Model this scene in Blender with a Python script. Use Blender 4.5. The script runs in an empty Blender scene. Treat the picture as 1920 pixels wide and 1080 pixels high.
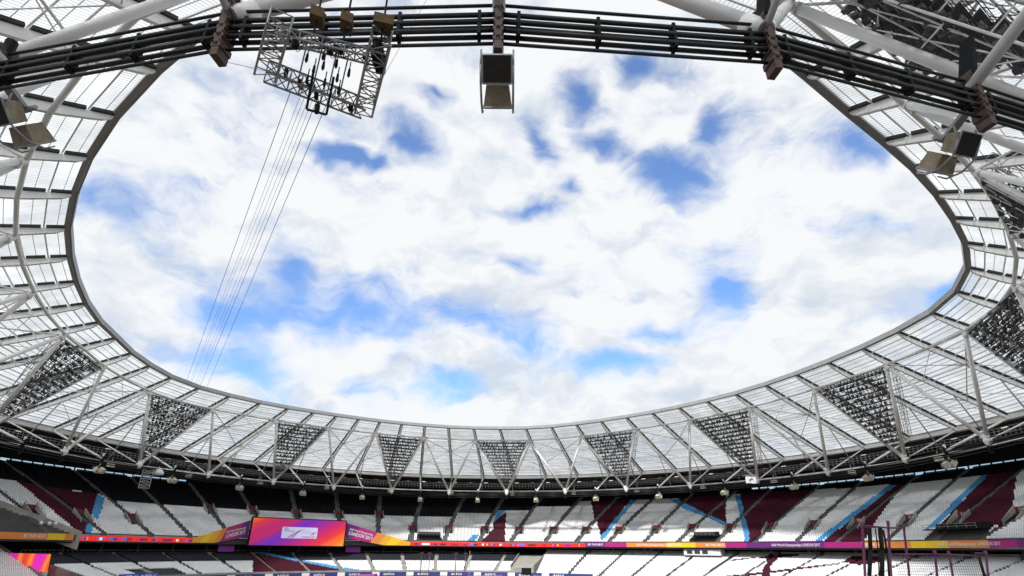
import bpy, math, random
import numpy as np
from mathutils import Vector, Matrix
random.seed(4); rng = np.random.default_rng(4)
sc = bpy.context.scene
col = sc.collection
pi = math.pi

# ------------------------------------------------------------------ camera
cam = bpy.data.cameras.new('camera'); cam.sensor_width = 36; cam.lens = 1050/1920*36
cam.clip_start = .1; cam.clip_end = 4000
camo = bpy.data.objects.new('camera', cam); col.objects.link(camo)
camo.matrix_world = Matrix.Translation((0, 0, 10)) @ Matrix.Rotation(pi/2+.4367, 4, 'X') @ Matrix.Rotation(.0096, 4, 'Z')
sc.camera = camo

# ------------------------------------------------------------------ sky
SUN_EL, SUN_AZ = math.radians(45), math.radians(200)     # azimuth clockwise from +Y
w = bpy.data.worlds.new('World'); sc.world = w; w.use_nodes = True
nt = w.node_tree; nt.nodes.clear(); N = nt.nodes.new; Lk = nt.links.new
wo = N('ShaderNodeOutputWorld'); bg = N('ShaderNodeBackground'); bg.inputs[1].default_value = .1
Lk(bg.outputs[0], wo.inputs[0])
sky = N('ShaderNodeTexSky'); sky.sky_type = 'NISHITA'; sky.sun_disc = False
sky.sun_elevation = SUN_EL; sky.sun_rotation = SUN_AZ; sky.air_density = 1.0; sky.dust_density = .6; sky.ozone_density = 1.6
tc = N('ShaderNodeTexCoord')
def noise(vec, scale, detail=6, rough=.55, dist=0):
    n = N('ShaderNodeTexNoise'); n.inputs['Scale'].default_value = scale; n.inputs['Detail'].default_value = detail
    n.inputs['Roughness'].default_value = rough; n.inputs['Distortion'].default_value = dist; Lk(vec, n.inputs['Vector']); return n
def math_(op, a, b=None, clamp=False):
    m = N('ShaderNodeMath'); m.operation = op; m.use_clamp = clamp
    for i, v in enumerate((a, b)):
        if v is None: continue
        if isinstance(v, (int, float)): m.inputs[i].default_value = v
        else: Lk(v, m.inputs[i])
    return m.outputs[0]
def maprange(v, a, b, c=0, d=1):
    m = N('ShaderNodeMapRange'); m.interpolation_type = 'SMOOTHSTEP'; Lk(v, m.inputs[0])
    for i, x in enumerate((a, b, c, d)): m.inputs[i+1].default_value = x
    return m.outputs[0]
GAP0 = -.22
sdx, sdy, sdz = math.sin(SUN_AZ)*math.cos(SUN_EL), math.cos(SUN_AZ)*math.cos(SUN_EL), math.sin(SUN_EL)
# cloud deck: noise on a flat layer overhead, shaded by comparing it with itself shifted towards the sun
def vmath(op, a, b):
    m = N('ShaderNodeVectorMath'); m.operation = op
    for i, v in enumerate((a, b)):
        if isinstance(v, tuple): m.inputs[i].default_value = v
        else: Lk(v, m.inputs[i])
    return m.outputs[0]
wn = noise(tc.outputs['Generated'], 6.5, 3, .6)
wrp = N('ShaderNodeVectorMath'); wrp.operation = 'SCALE'; Lk(vmath('SUBTRACT', wn.outputs['Color'], (.5, .5, .5)), wrp.inputs[0]); wrp.inputs['Scale'].default_value = .10
wad = N('ShaderNodeVectorMath'); wad.operation = 'ADD'; Lk(tc.outputs['Generated'], wad.inputs[0]); Lk(wrp.outputs[0], wad.inputs[1])
GAPS = [(-0.563,0.696,0.446,-1.107,0.06,0.71,0.057,0.026),(-0.593,0.671,0.445,-1.078,-0.344,0.544,0.019,0.026),(0.108,0.71,0.695,-0.792,-0.138,-0.286,0.019,0.036),(-0.17,0.758,0.63,-0.858,0.271,0.448,0.042,0.025),(0.045,0.77,0.636,-0.856,-0.24,-0.262,0.018,0.051),(0.154,0.76,0.632,-0.845,0.313,0.067,0.036,0.016),(0.264,0.776,0.573,-0.796,0.61,0.183,0.041,0.027),(0.313,0.72,0.62,-0.886,0.198,-0.251,0.02,0.027),(-0.286,0.752,0.593,-0.936,-0.021,0.348,0.041,0.012),(0.103,0.817,0.568,-0.966,0.051,-0.09,0.017,0.013),(0.004,0.888,0.46,-1.091,0.082,0.038,0.049,0.012),(-0.365,0.841,0.399,-1.131,-0.362,0.245,0.023,0.04),(-0.249,0.892,0.378,-1.183,0.008,0.275,0.11,0.029),(-0.066,0.927,0.369,-1.18,0.245,0.17,0.09,0.028),(0.025,0.942,0.335,-1.214,0.28,0.077,0.057,0.019),(0.54,0.711,0.45,-1.096,0.177,-0.559,0.039,0.01),(0.519,0.661,0.542,-0.961,0.326,-0.445,0.028,0.017),(0.348,0.844,0.408,-1.124,0.336,-0.235,0.022,0.034),(0.169,0.941,0.293,-1.273,0.041,-0.165,0.068,0.015),(-0.429,0.865,0.26,-1.305,0.125,0.494,0.042,0.018),(-0.115,0.957,0.266,-1.301,-0.04,0.109,0.03,0.013),(0.022,0.843,0.537,-1.004,0.004,-0.024,0.04,0.008),(-0.128,0.716,0.686,-0.81,-0.096,0.087,0.021,0.012),(0.258,0.906,0.336,-1.227,0.08,-0.248,0.052,0.013),(0.615,0.708,0.345,-1.137,0.606,-0.457,0.012,0.026),(-0.237,0.768,0.595,-0.925,-0.153,0.184,0.018,0.012),(0.187,0.671,0.717,-0.762,0.131,-0.136,0.017,0.018),(-0.45,0.828,0.335,-1.229,0.029,0.508,0.039,0.012)]
flat = N('ShaderNodeMapping'); Lk(wad.outputs[0], flat.inputs[0]); flat.inputs['Scale'].default_value = (1, 1, 2.0)     # layers flatten towards the horizon
flat = flat.outputs[0]
acc = None
for (cx, cy, cz, ex, ey, ez, rx, ry) in GAPS:
    m = N('ShaderNodeMapping'); m.vector_type = 'TEXTURE'; Lk(wad.outputs[0], m.inputs[0])
    m.inputs['Location'].default_value = (cx, cy, cz); m.inputs['Rotation'].default_value = (ex, ey, ez)
    m.inputs['Scale'].default_value = (rx*(1.8 if cz > .55 else 2.5), ry*(1.8 if cz > .55 else 2.5), .5)
    ln = N('ShaderNodeVectorMath'); ln.operation = 'LENGTH'; Lk(m.outputs[0], ln.inputs[0])
    acc = ln.outputs['Value'] if acc is None else math_('MINIMUM', acc, ln.outputs['Value'])
field = math_('MAXIMUM', math_('SUBTRACT', 1, acc), -.25)     # 1 in the middle of an opening, falling outwards
ca = noise(flat, 5.0, 9, .58)                                 # cloud thickness
nh = noise(flat, 17, 5, .6)
thick = math_('ADD', math_('MULTIPLY', ca.outputs['Fac'], .8), math_('MULTIPLY', nh.outputs['Fac'], .2))
gap = maprange(math_('ADD', math_('MULTIPLY', field, 1.05), math_('MULTIPLY', math_('SUBTRACT', .5, thick), 4.2)), GAP0, 1.12)
gap = math_('MULTIPLY', gap, .95, True)
cb = noise(vmath('ADD', flat, (sdx*.05, sdy*.05, sdz*.10)), 5.0, 9, .58)
sh = math_('ADD', math_('MULTIPLY', math_('SUBTRACT', ca.outputs['Fac'], cb.outputs['Fac']), 3.4), maprange(ca.outputs['Fac'], .42, .68, .70, .28), True)
cr = N('ShaderNodeValToRGB'); Lk(sh, cr.inputs[0])
cr.color_ramp.elements[0].position = .10; cr.color_ramp.elements[0].color = (5.6, 6.2, 7.0, 1)
cr.color_ramp.elements[1].position = .62; cr.color_ramp.elements[1].color = (7.9, 8.05, 8.2, 1)
hs = N('ShaderNodeMix'); hs.data_type = 'RGBA'; hs.blend_type = 'MULTIPLY'; hs.inputs[0].default_value = 1
Lk(sky.outputs[0], hs.inputs[6]); hs.inputs[7].default_value = (1.2, 1.6, 2.1, 1)
mx = N('ShaderNodeMix'); mx.data_type = 'RGBA'; Lk(gap, mx.inputs[0]); Lk(cr.outputs[0], mx.inputs[6]); Lk(hs.outputs[2], mx.inputs[7])
Lk(mx.outputs[2], bg.inputs[0])

# ------------------------------------------------------------------ sun, exposure
sl = bpy.data.lights.new('sun', 'SUN'); sl.energy = 3.7; sl.angle = math.radians(4); sl.color = (1, .98, .95)
so = bpy.data.objects.new('sun', sl); col.objects.link(so)
sd = Vector((math.sin(SUN_AZ)*math.cos(SUN_EL), math.cos(SUN_AZ)*math.cos(SUN_EL), math.sin(SUN_EL)))
so.rotation_euler = (-sd).to_track_quat('-Z', 'Y').to_euler(); so.location = (0, 0, 200)
vs = sc.view_settings; vs.view_transform = 'Standard'; vs.look = 'None'; vs.exposure = 0.25; vs.gamma = 1

# ------------------------------------------------------------------ materials
MATS = {}
def mat(name, c, rough=.6, metal=0, var=.12, scale=.7, emit=0, island=0):
    if name in MATS: return MATS[name]
    m = bpy.data.materials.new(name); m.use_nodes = True; t = m.node_tree; b = t.nodes['Principled BSDF']
    b.inputs['Roughness'].default_value = rough; b.inputs['Metallic'].default_value = metal
    tc = t.nodes.new('ShaderNodeTexCoord'); nz = t.nodes.new('ShaderNodeTexNoise'); nz.inputs['Scale'].default_value = scale; nz.inputs['Detail'].default_value = 7
    nz.inputs['Roughness'].default_value = .65
    t.links.new(tc.outputs['Object'], nz.inputs['Vector'])
    r = t.nodes.new('ShaderNodeValToRGB'); t.links.new(nz.outputs['Fac'], r.inputs[0])
    r.color_ramp.elements[0].position = .3; r.color_ramp.elements[1].position = .7
    r.color_ramp.elements[0].color = [x*(1-var) for x in c]+[1]; r.color_ramp.elements[1].color = [min(1, x*(1+var)) for x in c]+[1]
    out = r.outputs[0]
    if island:
        g = t.nodes.new('ShaderNodeNewGeometry'); mm = t.nodes.new('ShaderNodeMapRange'); mm.inputs[3].default_value = 1-island; mm.inputs[4].default_value = 1+island*.3
        t.links.new(g.outputs['Random Per Island'], mm.inputs[0])
        x = t.nodes.new('ShaderNodeMix'); x.data_type = 'RGBA'; x.blend_type = 'MULTIPLY'; x.inputs[0].default_value = 1
        t.links.new(out, x.inputs[6]); t.links.new(mm.outputs[0], x.inputs[7]); out = x.outputs[2]
    t.links.new(out, b.inputs['Base Color'])
    if emit:
        b.inputs['Emission Color'].default_value = list(c)+[1]; b.inputs['Emission Strength'].default_value = emit
    if rough >= .7: b.inputs['Specular IOR Level'].default_value = .15
    MATS[name] = m; return m
white = mat('white_painted_steel', (.84, .83, .82), .45, var=.07, scale=.5)
offwhite = mat('cream_painted_metal', (.62, .58, .48), .5, var=.2)
greysteel = mat('grey_steel', (.33, .34, .35), .5, .2)
fasciam = mat('weathered_grey_fascia', (.25, .24, .235), .6)
fascialt = mat('pale_grey_fascia', (.34, .34, .355), .5)
darkgut = mat('dark_gutter', (.045, .045, .045), .7)
black = mat('black_steel', (.013, .014, .016), .7)
cablem = mat('black_sheathed_cable', (.011, .0125, .015), .5, var=.4, scale=2)
rust = mat('brown_cast_steel', (.085, .052, .042), .6, .2, var=.35, scale=3)
grille = mat('dark_speaker_grille', (.03, .024, .022), .8, var=.2, scale=6)
tan = mat('tan_speaker_case', (.27, .215, .145), .6, var=.4, scale=1.6)
alu = mat('aluminium_truss', (.34, .34, .33), .45, .4, var=.2, scale=3)
wood = mat('plywood_box', (.11, .07, .035), .7, var=.35, scale=4)
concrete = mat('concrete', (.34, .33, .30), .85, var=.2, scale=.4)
darkconc = mat('dark_terrace_concrete', (.10, .10, .10), .9, var=.2, scale=.4)  # even dark grey for terraces, parapet, ground and concourse columns
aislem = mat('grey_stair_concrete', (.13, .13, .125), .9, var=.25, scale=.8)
ceilm = mat('dark_roof_lining', (.09, .085, .08), .8, var=.3, scale=.1)
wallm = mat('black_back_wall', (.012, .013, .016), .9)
seat_mats = {'white': mat('white_seat_plastic', (.83, .835, .84), .45, var=.04, scale=.1, island=.10),
             'maroon': mat('maroon_seat_plastic', (.075, .010, .024), .7, var=.1, scale=.1, island=.2),
             'blue': mat('sky_blue_seat_plastic', (.07, .34, .66), .5, var=.06, scale=.1, island=.12),
             'black': mat('black_seat_plastic', (.006, .007, .010), .85, var=.1, scale=.1, island=.2),
             'navy': mat('dark_slate_seat_plastic', (.026, .029, .038), .75, var=.1, scale=.1, island=.2)}
purplem = mat('purple_powder_coat', (.105, .012, .07), .5, var=.15, scale=2)
netm = mat('black_net', (.02, .02, .02), .9)
def clear_mat(name, c, fac):
    m = bpy.data.materials.new(name); m.use_nodes = True; t = m.node_tree; t.nodes.clear(); n = t.nodes.new
    o = n('ShaderNodeOutputMaterial'); a = n('ShaderNodeBsdfTransparent'); a.inputs[0].default_value = (*c, 1); g = n('ShaderNodeBsdfGlossy'); g.inputs['Roughness'].default_value = .15
    x = n('ShaderNodeMixShader'); x.inputs[0].default_value = fac; t.links.new(a.outputs[0], x.inputs[1]); t.links.new(g.outputs[0], x.inputs[2]); t.links.new(x.outputs[0], o.inputs[0]); return m
glassm = clear_mat('pale_window_glass', (.75, .88, .97), .08)
skinm = clear_mat('clear_polycarbonate_skin', (.97, .98, .98), .04)
whitep = mat('white_lettering', (.85, .85, .85), .6, var=.02)
maroonp = mat('maroon_panel', (.16, .015, .02), .6, var=.1)
grassm = mat('grass_pitch', (.06, .11, .03), .9, var=.3, scale=2)
trackm = mat('red_running_track', (.22, .06, .04), .9, var=.1, scale=3)
PR = {'magenta': (.42, .016, .20), 'purple': (.15, .02, .20), 'orange': (.74, .26, .05), 'yellow': (.84, .58, .02), 'amber': (.80, .42, .03), 'deep': (.30, .02, .16)}
pm = {k: mat('printed_'+k+'_vinyl', v, .55, var=.05) for k, v in PR.items()}
ledred = mat('red_led', (.75, .02, .015), .4, var=.02, emit=.55)
navyb = mat('navy_board', (.035, .055, .20), .5, var=.1)
blueb = mat('blue_board', (.03, .12, .60), .5, var=.05)

def panel_mat():
    m = bpy.data.materials.new('translucent_corrugated_polycarbonate'); m.use_nodes = True; t = m.node_tree; t.nodes.clear(); n = t.nodes.new; l = t.links.new
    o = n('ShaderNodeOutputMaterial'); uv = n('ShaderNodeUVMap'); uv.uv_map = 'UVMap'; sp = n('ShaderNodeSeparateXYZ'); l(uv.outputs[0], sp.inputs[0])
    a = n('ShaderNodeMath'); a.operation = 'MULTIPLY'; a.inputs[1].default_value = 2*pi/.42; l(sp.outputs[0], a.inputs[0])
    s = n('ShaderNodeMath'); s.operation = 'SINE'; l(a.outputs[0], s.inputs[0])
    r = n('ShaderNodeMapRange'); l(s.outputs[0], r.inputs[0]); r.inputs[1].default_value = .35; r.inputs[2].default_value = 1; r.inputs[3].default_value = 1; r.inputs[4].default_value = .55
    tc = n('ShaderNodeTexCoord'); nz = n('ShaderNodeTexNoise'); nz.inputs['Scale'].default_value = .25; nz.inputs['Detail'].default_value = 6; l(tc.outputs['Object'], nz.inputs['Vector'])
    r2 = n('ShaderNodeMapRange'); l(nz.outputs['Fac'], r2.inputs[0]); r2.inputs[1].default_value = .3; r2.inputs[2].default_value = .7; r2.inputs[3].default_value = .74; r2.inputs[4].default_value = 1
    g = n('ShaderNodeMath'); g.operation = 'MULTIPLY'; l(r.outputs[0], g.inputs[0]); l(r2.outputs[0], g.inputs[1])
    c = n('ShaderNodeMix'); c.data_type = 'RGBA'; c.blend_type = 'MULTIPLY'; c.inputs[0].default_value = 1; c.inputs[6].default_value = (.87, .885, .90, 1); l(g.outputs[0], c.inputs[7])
    oi = n('ShaderNodeObjectInfo'); gi = n('ShaderNodeNewGeometry'); ad = n('ShaderNodeMath'); ad.operation = 'ADD'; l(oi.outputs['Random'], ad.inputs[0]); l(gi.outputs['Random Per Island'], ad.inputs[1])
    fr = n('ShaderNodeMath'); fr.operation = 'FRACT'; l(ad.outputs[0], fr.inputs[0]); mr = n('ShaderNodeMapRange'); l(fr.outputs[0], mr.inputs[0]); mr.inputs[3].default_value = .84; mr.inputs[4].default_value = 1
    c2 = n('ShaderNodeMix'); c2.data_type = 'RGBA'; c2.blend_type = 'MULTIPLY'; c2.inputs[0].default_value = 1; l(c.outputs[2], c2.inputs[6]); l(mr.outputs[0], c2.inputs[7]); c = c2
    tl = n('ShaderNodeBsdfTranslucent'); l(c.outputs[2], tl.inputs[0]); tr = n('ShaderNodeBsdfTransparent'); l(c.outputs[2], tr.inputs[0])
    gl = n('ShaderNodeBsdfGlossy'); gl.inputs['Roughness'].default_value = .35; gl.inputs[0].default_value = (.9, .9, .9, 1)
    m1 = n('ShaderNodeMixShader'); m1.inputs[0].default_value = .40; l(tl.outputs[0], m1.inputs[1]); l(tr.outputs[0], m1.inputs[2])
    m2 = n('ShaderNodeMixShader'); m2.inputs[0].default_value = .05; l(m1.outputs[0], m2.inputs[1]); l(gl.outputs[0], m2.inputs[2]); l(m2.outputs[0], o.inputs[0])
    return m
panelm = panel_mat()
def screen_mat():
    m = bpy.data.materials.new('led_screen_waves'); m.use_nodes = True; t = m.node_tree; b = t.nodes['Principled BSDF']; n = t.nodes.new; l = t.links.new
    uv = n('ShaderNodeUVMap'); uv.uv_map = 'UVMap'; mp = n('ShaderNodeMapping'); l(uv.outputs[0], mp.inputs[0]); mp.inputs['Rotation'].default_value = (0, 0, 1.05)
    mp.inputs['Scale'].default_value = (.052, .052, .052)
    wv = n('ShaderNodeTexWave'); wv.wave_profile = 'SAW'; wv.inputs['Scale'].default_value = .26; wv.inputs['Distortion'].default_value = 1.6; wv.inputs['Detail'].default_value = 0; wv.inputs['Detail Scale'].default_value = .8
    l(mp.outputs[0], wv.inputs[0])
    r = n('ShaderNodeValToRGB'); l(wv.outputs['Color'], r.inputs[0]); e = r.color_ramp.elements; r.color_ramp.interpolation = 'CONSTANT'
    cs = [(0, (.20, .012, .19)), (.1, (.11, .015, .30)), (.2, (.20, .012, .20)), (.3, (.33, .01, .10)), (.42, (.45, .02, .03)), (.52, (.56, .09, .015)), (.62, (.60, .20, .01)), (.70, (.56, .09, .015)), (.78, (.45, .02, .03)), (.88, (.33, .01, .10))]
    r.color_ramp.interpolation = 'EASE'; e[0].position, e[0].color = cs[0][0], (*cs[0][1], 1); e[1].position, e[1].color = cs[1][0], (*cs[1][1], 1)
    for p, c in cs[2:]: q = e.new(p); q.color = (*c, 1)
    l(r.outputs[0], b.inputs['Base Color']); l(r.outputs[0], b.inputs['Emission Color']); b.inputs['Emission Strength'].default_value = .8; b.inputs['Roughness'].default_value = .4
    return m
screenm = screen_mat()

# ------------------------------------------------------------------ mesh helpers
V = lambda *a: np.array(a, float)
def unit(v): return v/np.linalg.norm(v)
class MB:
    def __init__(s): s.v = []; s.f = []; s.uv = []
    def quad(s, a, b, c, d, uv=None):
        i = len(s.v); s.v += [a, b, c, d]; s.f.append((i, i+1, i+2, i+3)); s.uv.append(uv)
    def hexa(s, p):            # 8 points: bottom ring 0-3, top ring 4-7
        i = len(s.v); s.v += list(p)
        for q in ((3, 2, 1, 0), (4, 5, 6, 7), (0, 1, 5, 4), (1, 2, 6, 5), (2, 3, 7, 6), (3, 0, 4, 7)): s.f.append(tuple(i+j for j in q)); s.uv.append(None)
    def box(s, c, x, y, z):    # half-extent vectors
        c, x, y, z = map(np.asarray, (c, x, y, z))
        s.hexa([c-x-y-z, c+x-y-z, c+x+y-z, c-x+y-z, c-x-y+z, c+x-y+z, c+x+y+z, c-x+y+z])
    def beam(s, a, b, w, h, up=(0, 0, 1)):
        a, b = np.asarray(a, float), np.asarray(b, float); d = unit(b-a); sd = np.cross(d, up); sd = unit(sd) if np.linalg.norm(sd) > 1e-6 else V(1, 0, 0); u = np.cross(sd, d)
        s.box((a+b)/2, (b-a)/2, sd*w/2, u*h/2)
    def tube(s, a, b, r, n=8, r2=None):
        a, b = np.asarray(a, float), np.asarray(b, float); d = unit(b-a); o = V(0, 0, 1) if abs(d[2]) < .9 else V(1, 0, 0); x = unit(np.cross(d, o)); y = np.cross(d, x); r2 = r if r2 is None else r2
        i = len(s.v)
        for p, q in ((a, r), (b, r2)):
            for j in range(n): t = 2*pi*j/n; s.v.append(p+(x*math.cos(t)+y*math.sin(t))*q)
        for j in range(n): k = (j+1) % n; s.f.append((i+j, i+k, i+n+k, i+n+j)); s.uv.append(None)
        s.f.append(tuple(i+j for j in range(n))[::-1]); s.f.append(tuple(i+n+j for j in range(n))); s.uv += [None, None]
    def poly(s, pts, r, n=8):
        for a, b in zip(pts, pts[1:]): s.tube(a, b, r, n)
    def lathe(s, c, prof, n=10):      # prof = (radius, z)
        i = len(s.v)
        for r, z in prof:
            for j in range(n): t = 2*pi*j/n; s.v.append(V(c[0]+r*math.cos(t), c[1]+r*math.sin(t), c[2]+z))
        for a in range(len(prof)-1):
            for j in range(n): k = (j+1) % n; s.f.append((i+a*n+j, i+a*n+k, i+(a+1)*n+k, i+(a+1)*n+j)); s.uv.append(None)
    def build(s, name, m, parent=None, smooth=False, uvs=False):
        me = bpy.data.meshes.new(name); me.from_pydata([tuple(map(float, p)) for p in s.v], [], s.f); me.materials.append(m)
        if uvs:
            u = me.uv_layers.new(name='UVMap'); k = 0
            for f, q in zip(s.f, s.uv):
                for j in range(len(f)):
                    u.data[k].uv = q[j] if q else (0, 0); k += 1
        me.update()
        if smooth:
            me.polygons.foreach_set('use_smooth', [len(p.vertices) == 4 for p in me.polygons])
        o = bpy.data.objects.new(name, me); col.objects.link(o)
        if parent: o.parent = parent
        return o
def empty(name, label, cat, group=None, loc=(0, 0, 0)):
    o = bpy.data.objects.new(name, None); col.objects.link(o); o.empty_display_size = .5
    tag(o, label, cat, group); return o
def tag(o, label, cat, group=None):
    o['label'] = label; o['category'] = cat
    if group: o['group'] = group
    return o
def text_geo(body, size):
    cu = bpy.data.curves.new('t', 'FONT'); cu.body = body; cu.size = size; cu.resolution_u = 2; cu.offset = size*.012
    o = bpy.data.objects.new('t', cu); col.objects.link(o); bpy.context.view_layer.update()
    me = o.to_mesh(); vv = [tuple(v.co[:2]) for v in me.vertices]; ff = [tuple(p.vertices) for p in me.polygons]
    o.to_mesh_clear(); bpy.data.objects.remove(o); bpy.data.curves.remove(cu)
    return vv, ff
ORD = ['first', 'second', 'third', 'fourth', 'fifth', 'sixth', 'seventh', 'eighth', 'ninth', 'tenth', 'eleventh', 'twelfth', 'thirteenth', 'fourteenth', 'fifteenth']

# ------------------------------------------------------------------ plan of the stadium: an oval indexed k = 0..28
S = .65; EA, EB, EPH, ET0 = 154.6172*S, 169.8948*S, .3188, .4352; ECX, ECY = -9.5584*S, 193.8048*S
def ring0(k):
    th = 2*pi*(ET0-k/28); x, y = EA*math.cos(th), EB*math.sin(th); c, s = math.cos(EPH), math.sin(EPH)
    return V(ECX+x*c-y*s, ECY+x*s+y*c)
def nrm(k):
    th = 2*pi*(ET0-k/28); n = unit(V(EB*math.cos(th), EA*math.sin(th))); c, s = math.cos(EPH), math.sin(EPH)
    return V(n[0]*c-n[1]*s, n[0]*s+n[1]*c)
def P(k, out, z): r = ring0(k)+nrm(k)*out; return V(r[0], r[1], z)
def tang(k): n = nrm(k); return V(n[1], -n[0], 0)         # towards larger k (to the right on the far side)
def n3d(k): n = nrm(k); return V(n[0], n[1], 0)
def mper(k, out): return np.linalg.norm(P(k+.01, out, 0)-P(k-.01, out, 0))/.02    # metres per unit k
CORR = {0: (1.0, -.4), 1: (1.4, -1.5), 2: (.6, -.9), 3: (.3, -.7), 4: (-1.0, 1.9), 5: (-1.4, 2.4), 6: (-1.3, 1.6), 7: (-1.1, .1), 8: (-.85, -.5), 9: (-.65, -1.8), 10: (.3, -.2), 11: (.8, .3), 12: (1.2, 1.5), 13: (0, -.4), 14: (-.9, -.8), 19: (.4, 1.2), 19.5: (.39, 1.14), 20: (.3, .03), 20.5: (.19, -.18), 21: (.19, -.46), 21.5: (-.26, -.09), 22: (-.2, 0), 28: (1.0, -.4)}
ck = sorted(CORR)
RZ = 29.5
def ring(k, z=RZ):
    q = k % 28; r = ring0(k)
    return V(r[0]+np.interp(q, ck, [CORR[a][0] for a in ck]), r[1]+np.interp(q, ck, [CORR[a][1] for a in ck]), z)
EDG = {-6: (15.15, -0.79), -5.5: (16.82, -3.18), -5: (18.62, -2.71), -4.5: (20.02, -2.07), -4: (20.98, -1.43), -3.5: (21.43, 0.06), -3: (21.59, 1.0), -2.5: (21.19, 1.93), -2: (20.22, 2.78), -1.5: (19.08, 3.12), -1: (18.08, 2.7), -0.5: (15.8, 3.2), 0: (13.85, 2.9), 0.5: (11.9, 2.84), 1: (11.3, 3.2), 1.5: (12.5, 3.1), 2: (14.0, 3.1), 2.5: (15.6, 2.59), 3: (16.88, 1.7), 3.5: (17.6, 0.5), 4: (18.0, -0.5), 4.5: (18.0, -1.64), 5: (17.8, -2.5), 5.5: (17.3, -2.9), 6: (16.56, -3.0), 6.5: (15.9, -2.7), 7: (15.4, -2.2), 7.5: (15.0, -1.8), 8: (15.5, -1.5), 8.5: (17.0, -1.1), 9: (18.3, -0.76), 9.5: (19.1, -0.38), 10: (19.4, -0.06), 10.5: (19.6, 0.44), 11: (19.5, 1.0), 11.5: (18.9, 1.3), 12: (18.5, 2.0), 12.5: (17.9, 2.6), 13: (16.85, 3.01), 13.5: (15.37, 3.31), 14: (13.69, 3.4), 14.5: (12.2, 2.96), 15: (12.1, 2.35), 15.5: (13.33, 1.9), 16: (15.52, 1.6), 16.5: (17.6, 1.16), 17: (18.95, 0.43), 17.5: (19.79, -0.46), 18: (20.19, -1.48), 18.5: (19.91, -2.32), 19: (18.6, -3.1), 19.5: (16.0, -2.9), 20: (14.5, -2.4), 20.5: (14.0, -1.6), 21: (14.0, -.9), 21.5: (14.5, -.6)}
ek = sorted(EDG); EZ = 10+64.9*S
def edge(k):
    q = (k+6) % 28-6; kk = ek+[22]; a = np.interp(q, kk, [EDG[x][0] for x in ek]+[EDG[-6][0]]); b = np.interp(q, kk, [EDG[x][1] for x in ek]+[EDG[-6][1]])
    r = ring0(k)-nrm(k)*a+tang(k)[:2]*b; return V(r[0], r[1], EZ)
OUT, OZ = 17.0, 38.4
def outer(k): return P(k, OUT, OZ)
def roofpt(k, s, dz=0): a, b = edge(k), outer(k); p = a+(b-a)*s; p[2] += dz; return p
def top(k):                     # head of the struts, five metres out from the roof edge
    a, b = edge(k), outer(k); L = np.linalg.norm((b-a)[:2]); return roofpt(k, 5.2/L, -1.25)
HALF = [i*.5-7 for i in range(56)]
CAM = V(0, 0, 10)

# ------------------------------------------------------------------ ground
def disc(name, out, z, m):
    b = MB(); pts = [P(28*i/96, out, z) for i in range(96)]; c = V(ECX, ECY, z)
    for i in range(96): j = len(b.v); b.v += [c, pts[(i+1) % 96], pts[i]]; b.f.append((j, j+1, j+2)); b.uv.append(None)
    o = b.build(name, m); o['kind'] = 'structure'; return o
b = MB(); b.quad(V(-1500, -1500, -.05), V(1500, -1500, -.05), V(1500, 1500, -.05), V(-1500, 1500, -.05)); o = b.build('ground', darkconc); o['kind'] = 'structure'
disc('running_track', -17, 0, trackm); disc('grass_pitch', -32, .01, grassm)

# ------------------------------------------------------------------ stands
def inpoly(k, t, poly):
    x = np.array([p[0] for p in poly]); y = np.array([p[1] for p in poly]); c = np.zeros(len(k), bool); j = len(x)-1
    for i in range(len(x)):
        hit = ((y[i] > t) != (y[j] > t)) & (k < (x[j]-x[i])*(t-y[i])/(y[j]-y[i]+1e-12)+x[i]); c ^= hit; j = i
    return c
def seat_template():
    b = MB()
    b.box(V(0, .30, .60), V(.225, 0, 0), V(0, .03, 0), V(0, .05, .26))       # back shell, leaning
    b.box(V(0, .20, .50), V(.205, 0, 0), V(0, .045, 0), V(0, .03, .20))      # folded seat pan
    return np.array(b.v), [f for f in b.f]
SV, SF = seat_template()
ALLSEATS = []
def seat_mesh(name, pos, yaw, m, parent):
    n = len(pos); c, s = np.cos(yaw), np.sin(yaw)
    x = SV[None, :, 0]*c[:, None]-SV[None, :, 1]*s[:, None]+pos[:, None, 0]; y = SV[None, :, 0]*s[:, None]+SV[None, :, 1]*c[:, None]+pos[:, None, 1]; z = SV[None, :, 2]+pos[:, None, 2]
    co = np.stack([x, y, z], 2).reshape(-1, 3); nv = len(SV); fa = np.array(SF)
    idx = (fa[None]+(np.arange(n)*nv)[:, None, None]).reshape(-1)
    me = bpy.data.meshes.new(name); me.vertices.add(len(co)); me.vertices.foreach_set('co', co.ravel())
    me.loops.add(len(idx)); me.loops.foreach_set('vertex_index', idx); nf = len(idx)//4
    me.polygons.add(nf); me.polygons.foreach_set('loop_start', np.arange(nf)*4); me.polygons.foreach_set('loop_total', np.full(nf, 4))
    me.materials.append(m); me.update(calc_edges=True); o = bpy.data.objects.new(name, me); col.objects.link(o); o.parent = parent; o['kind'] = 'stuff'; return o
one_seat = {}
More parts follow.
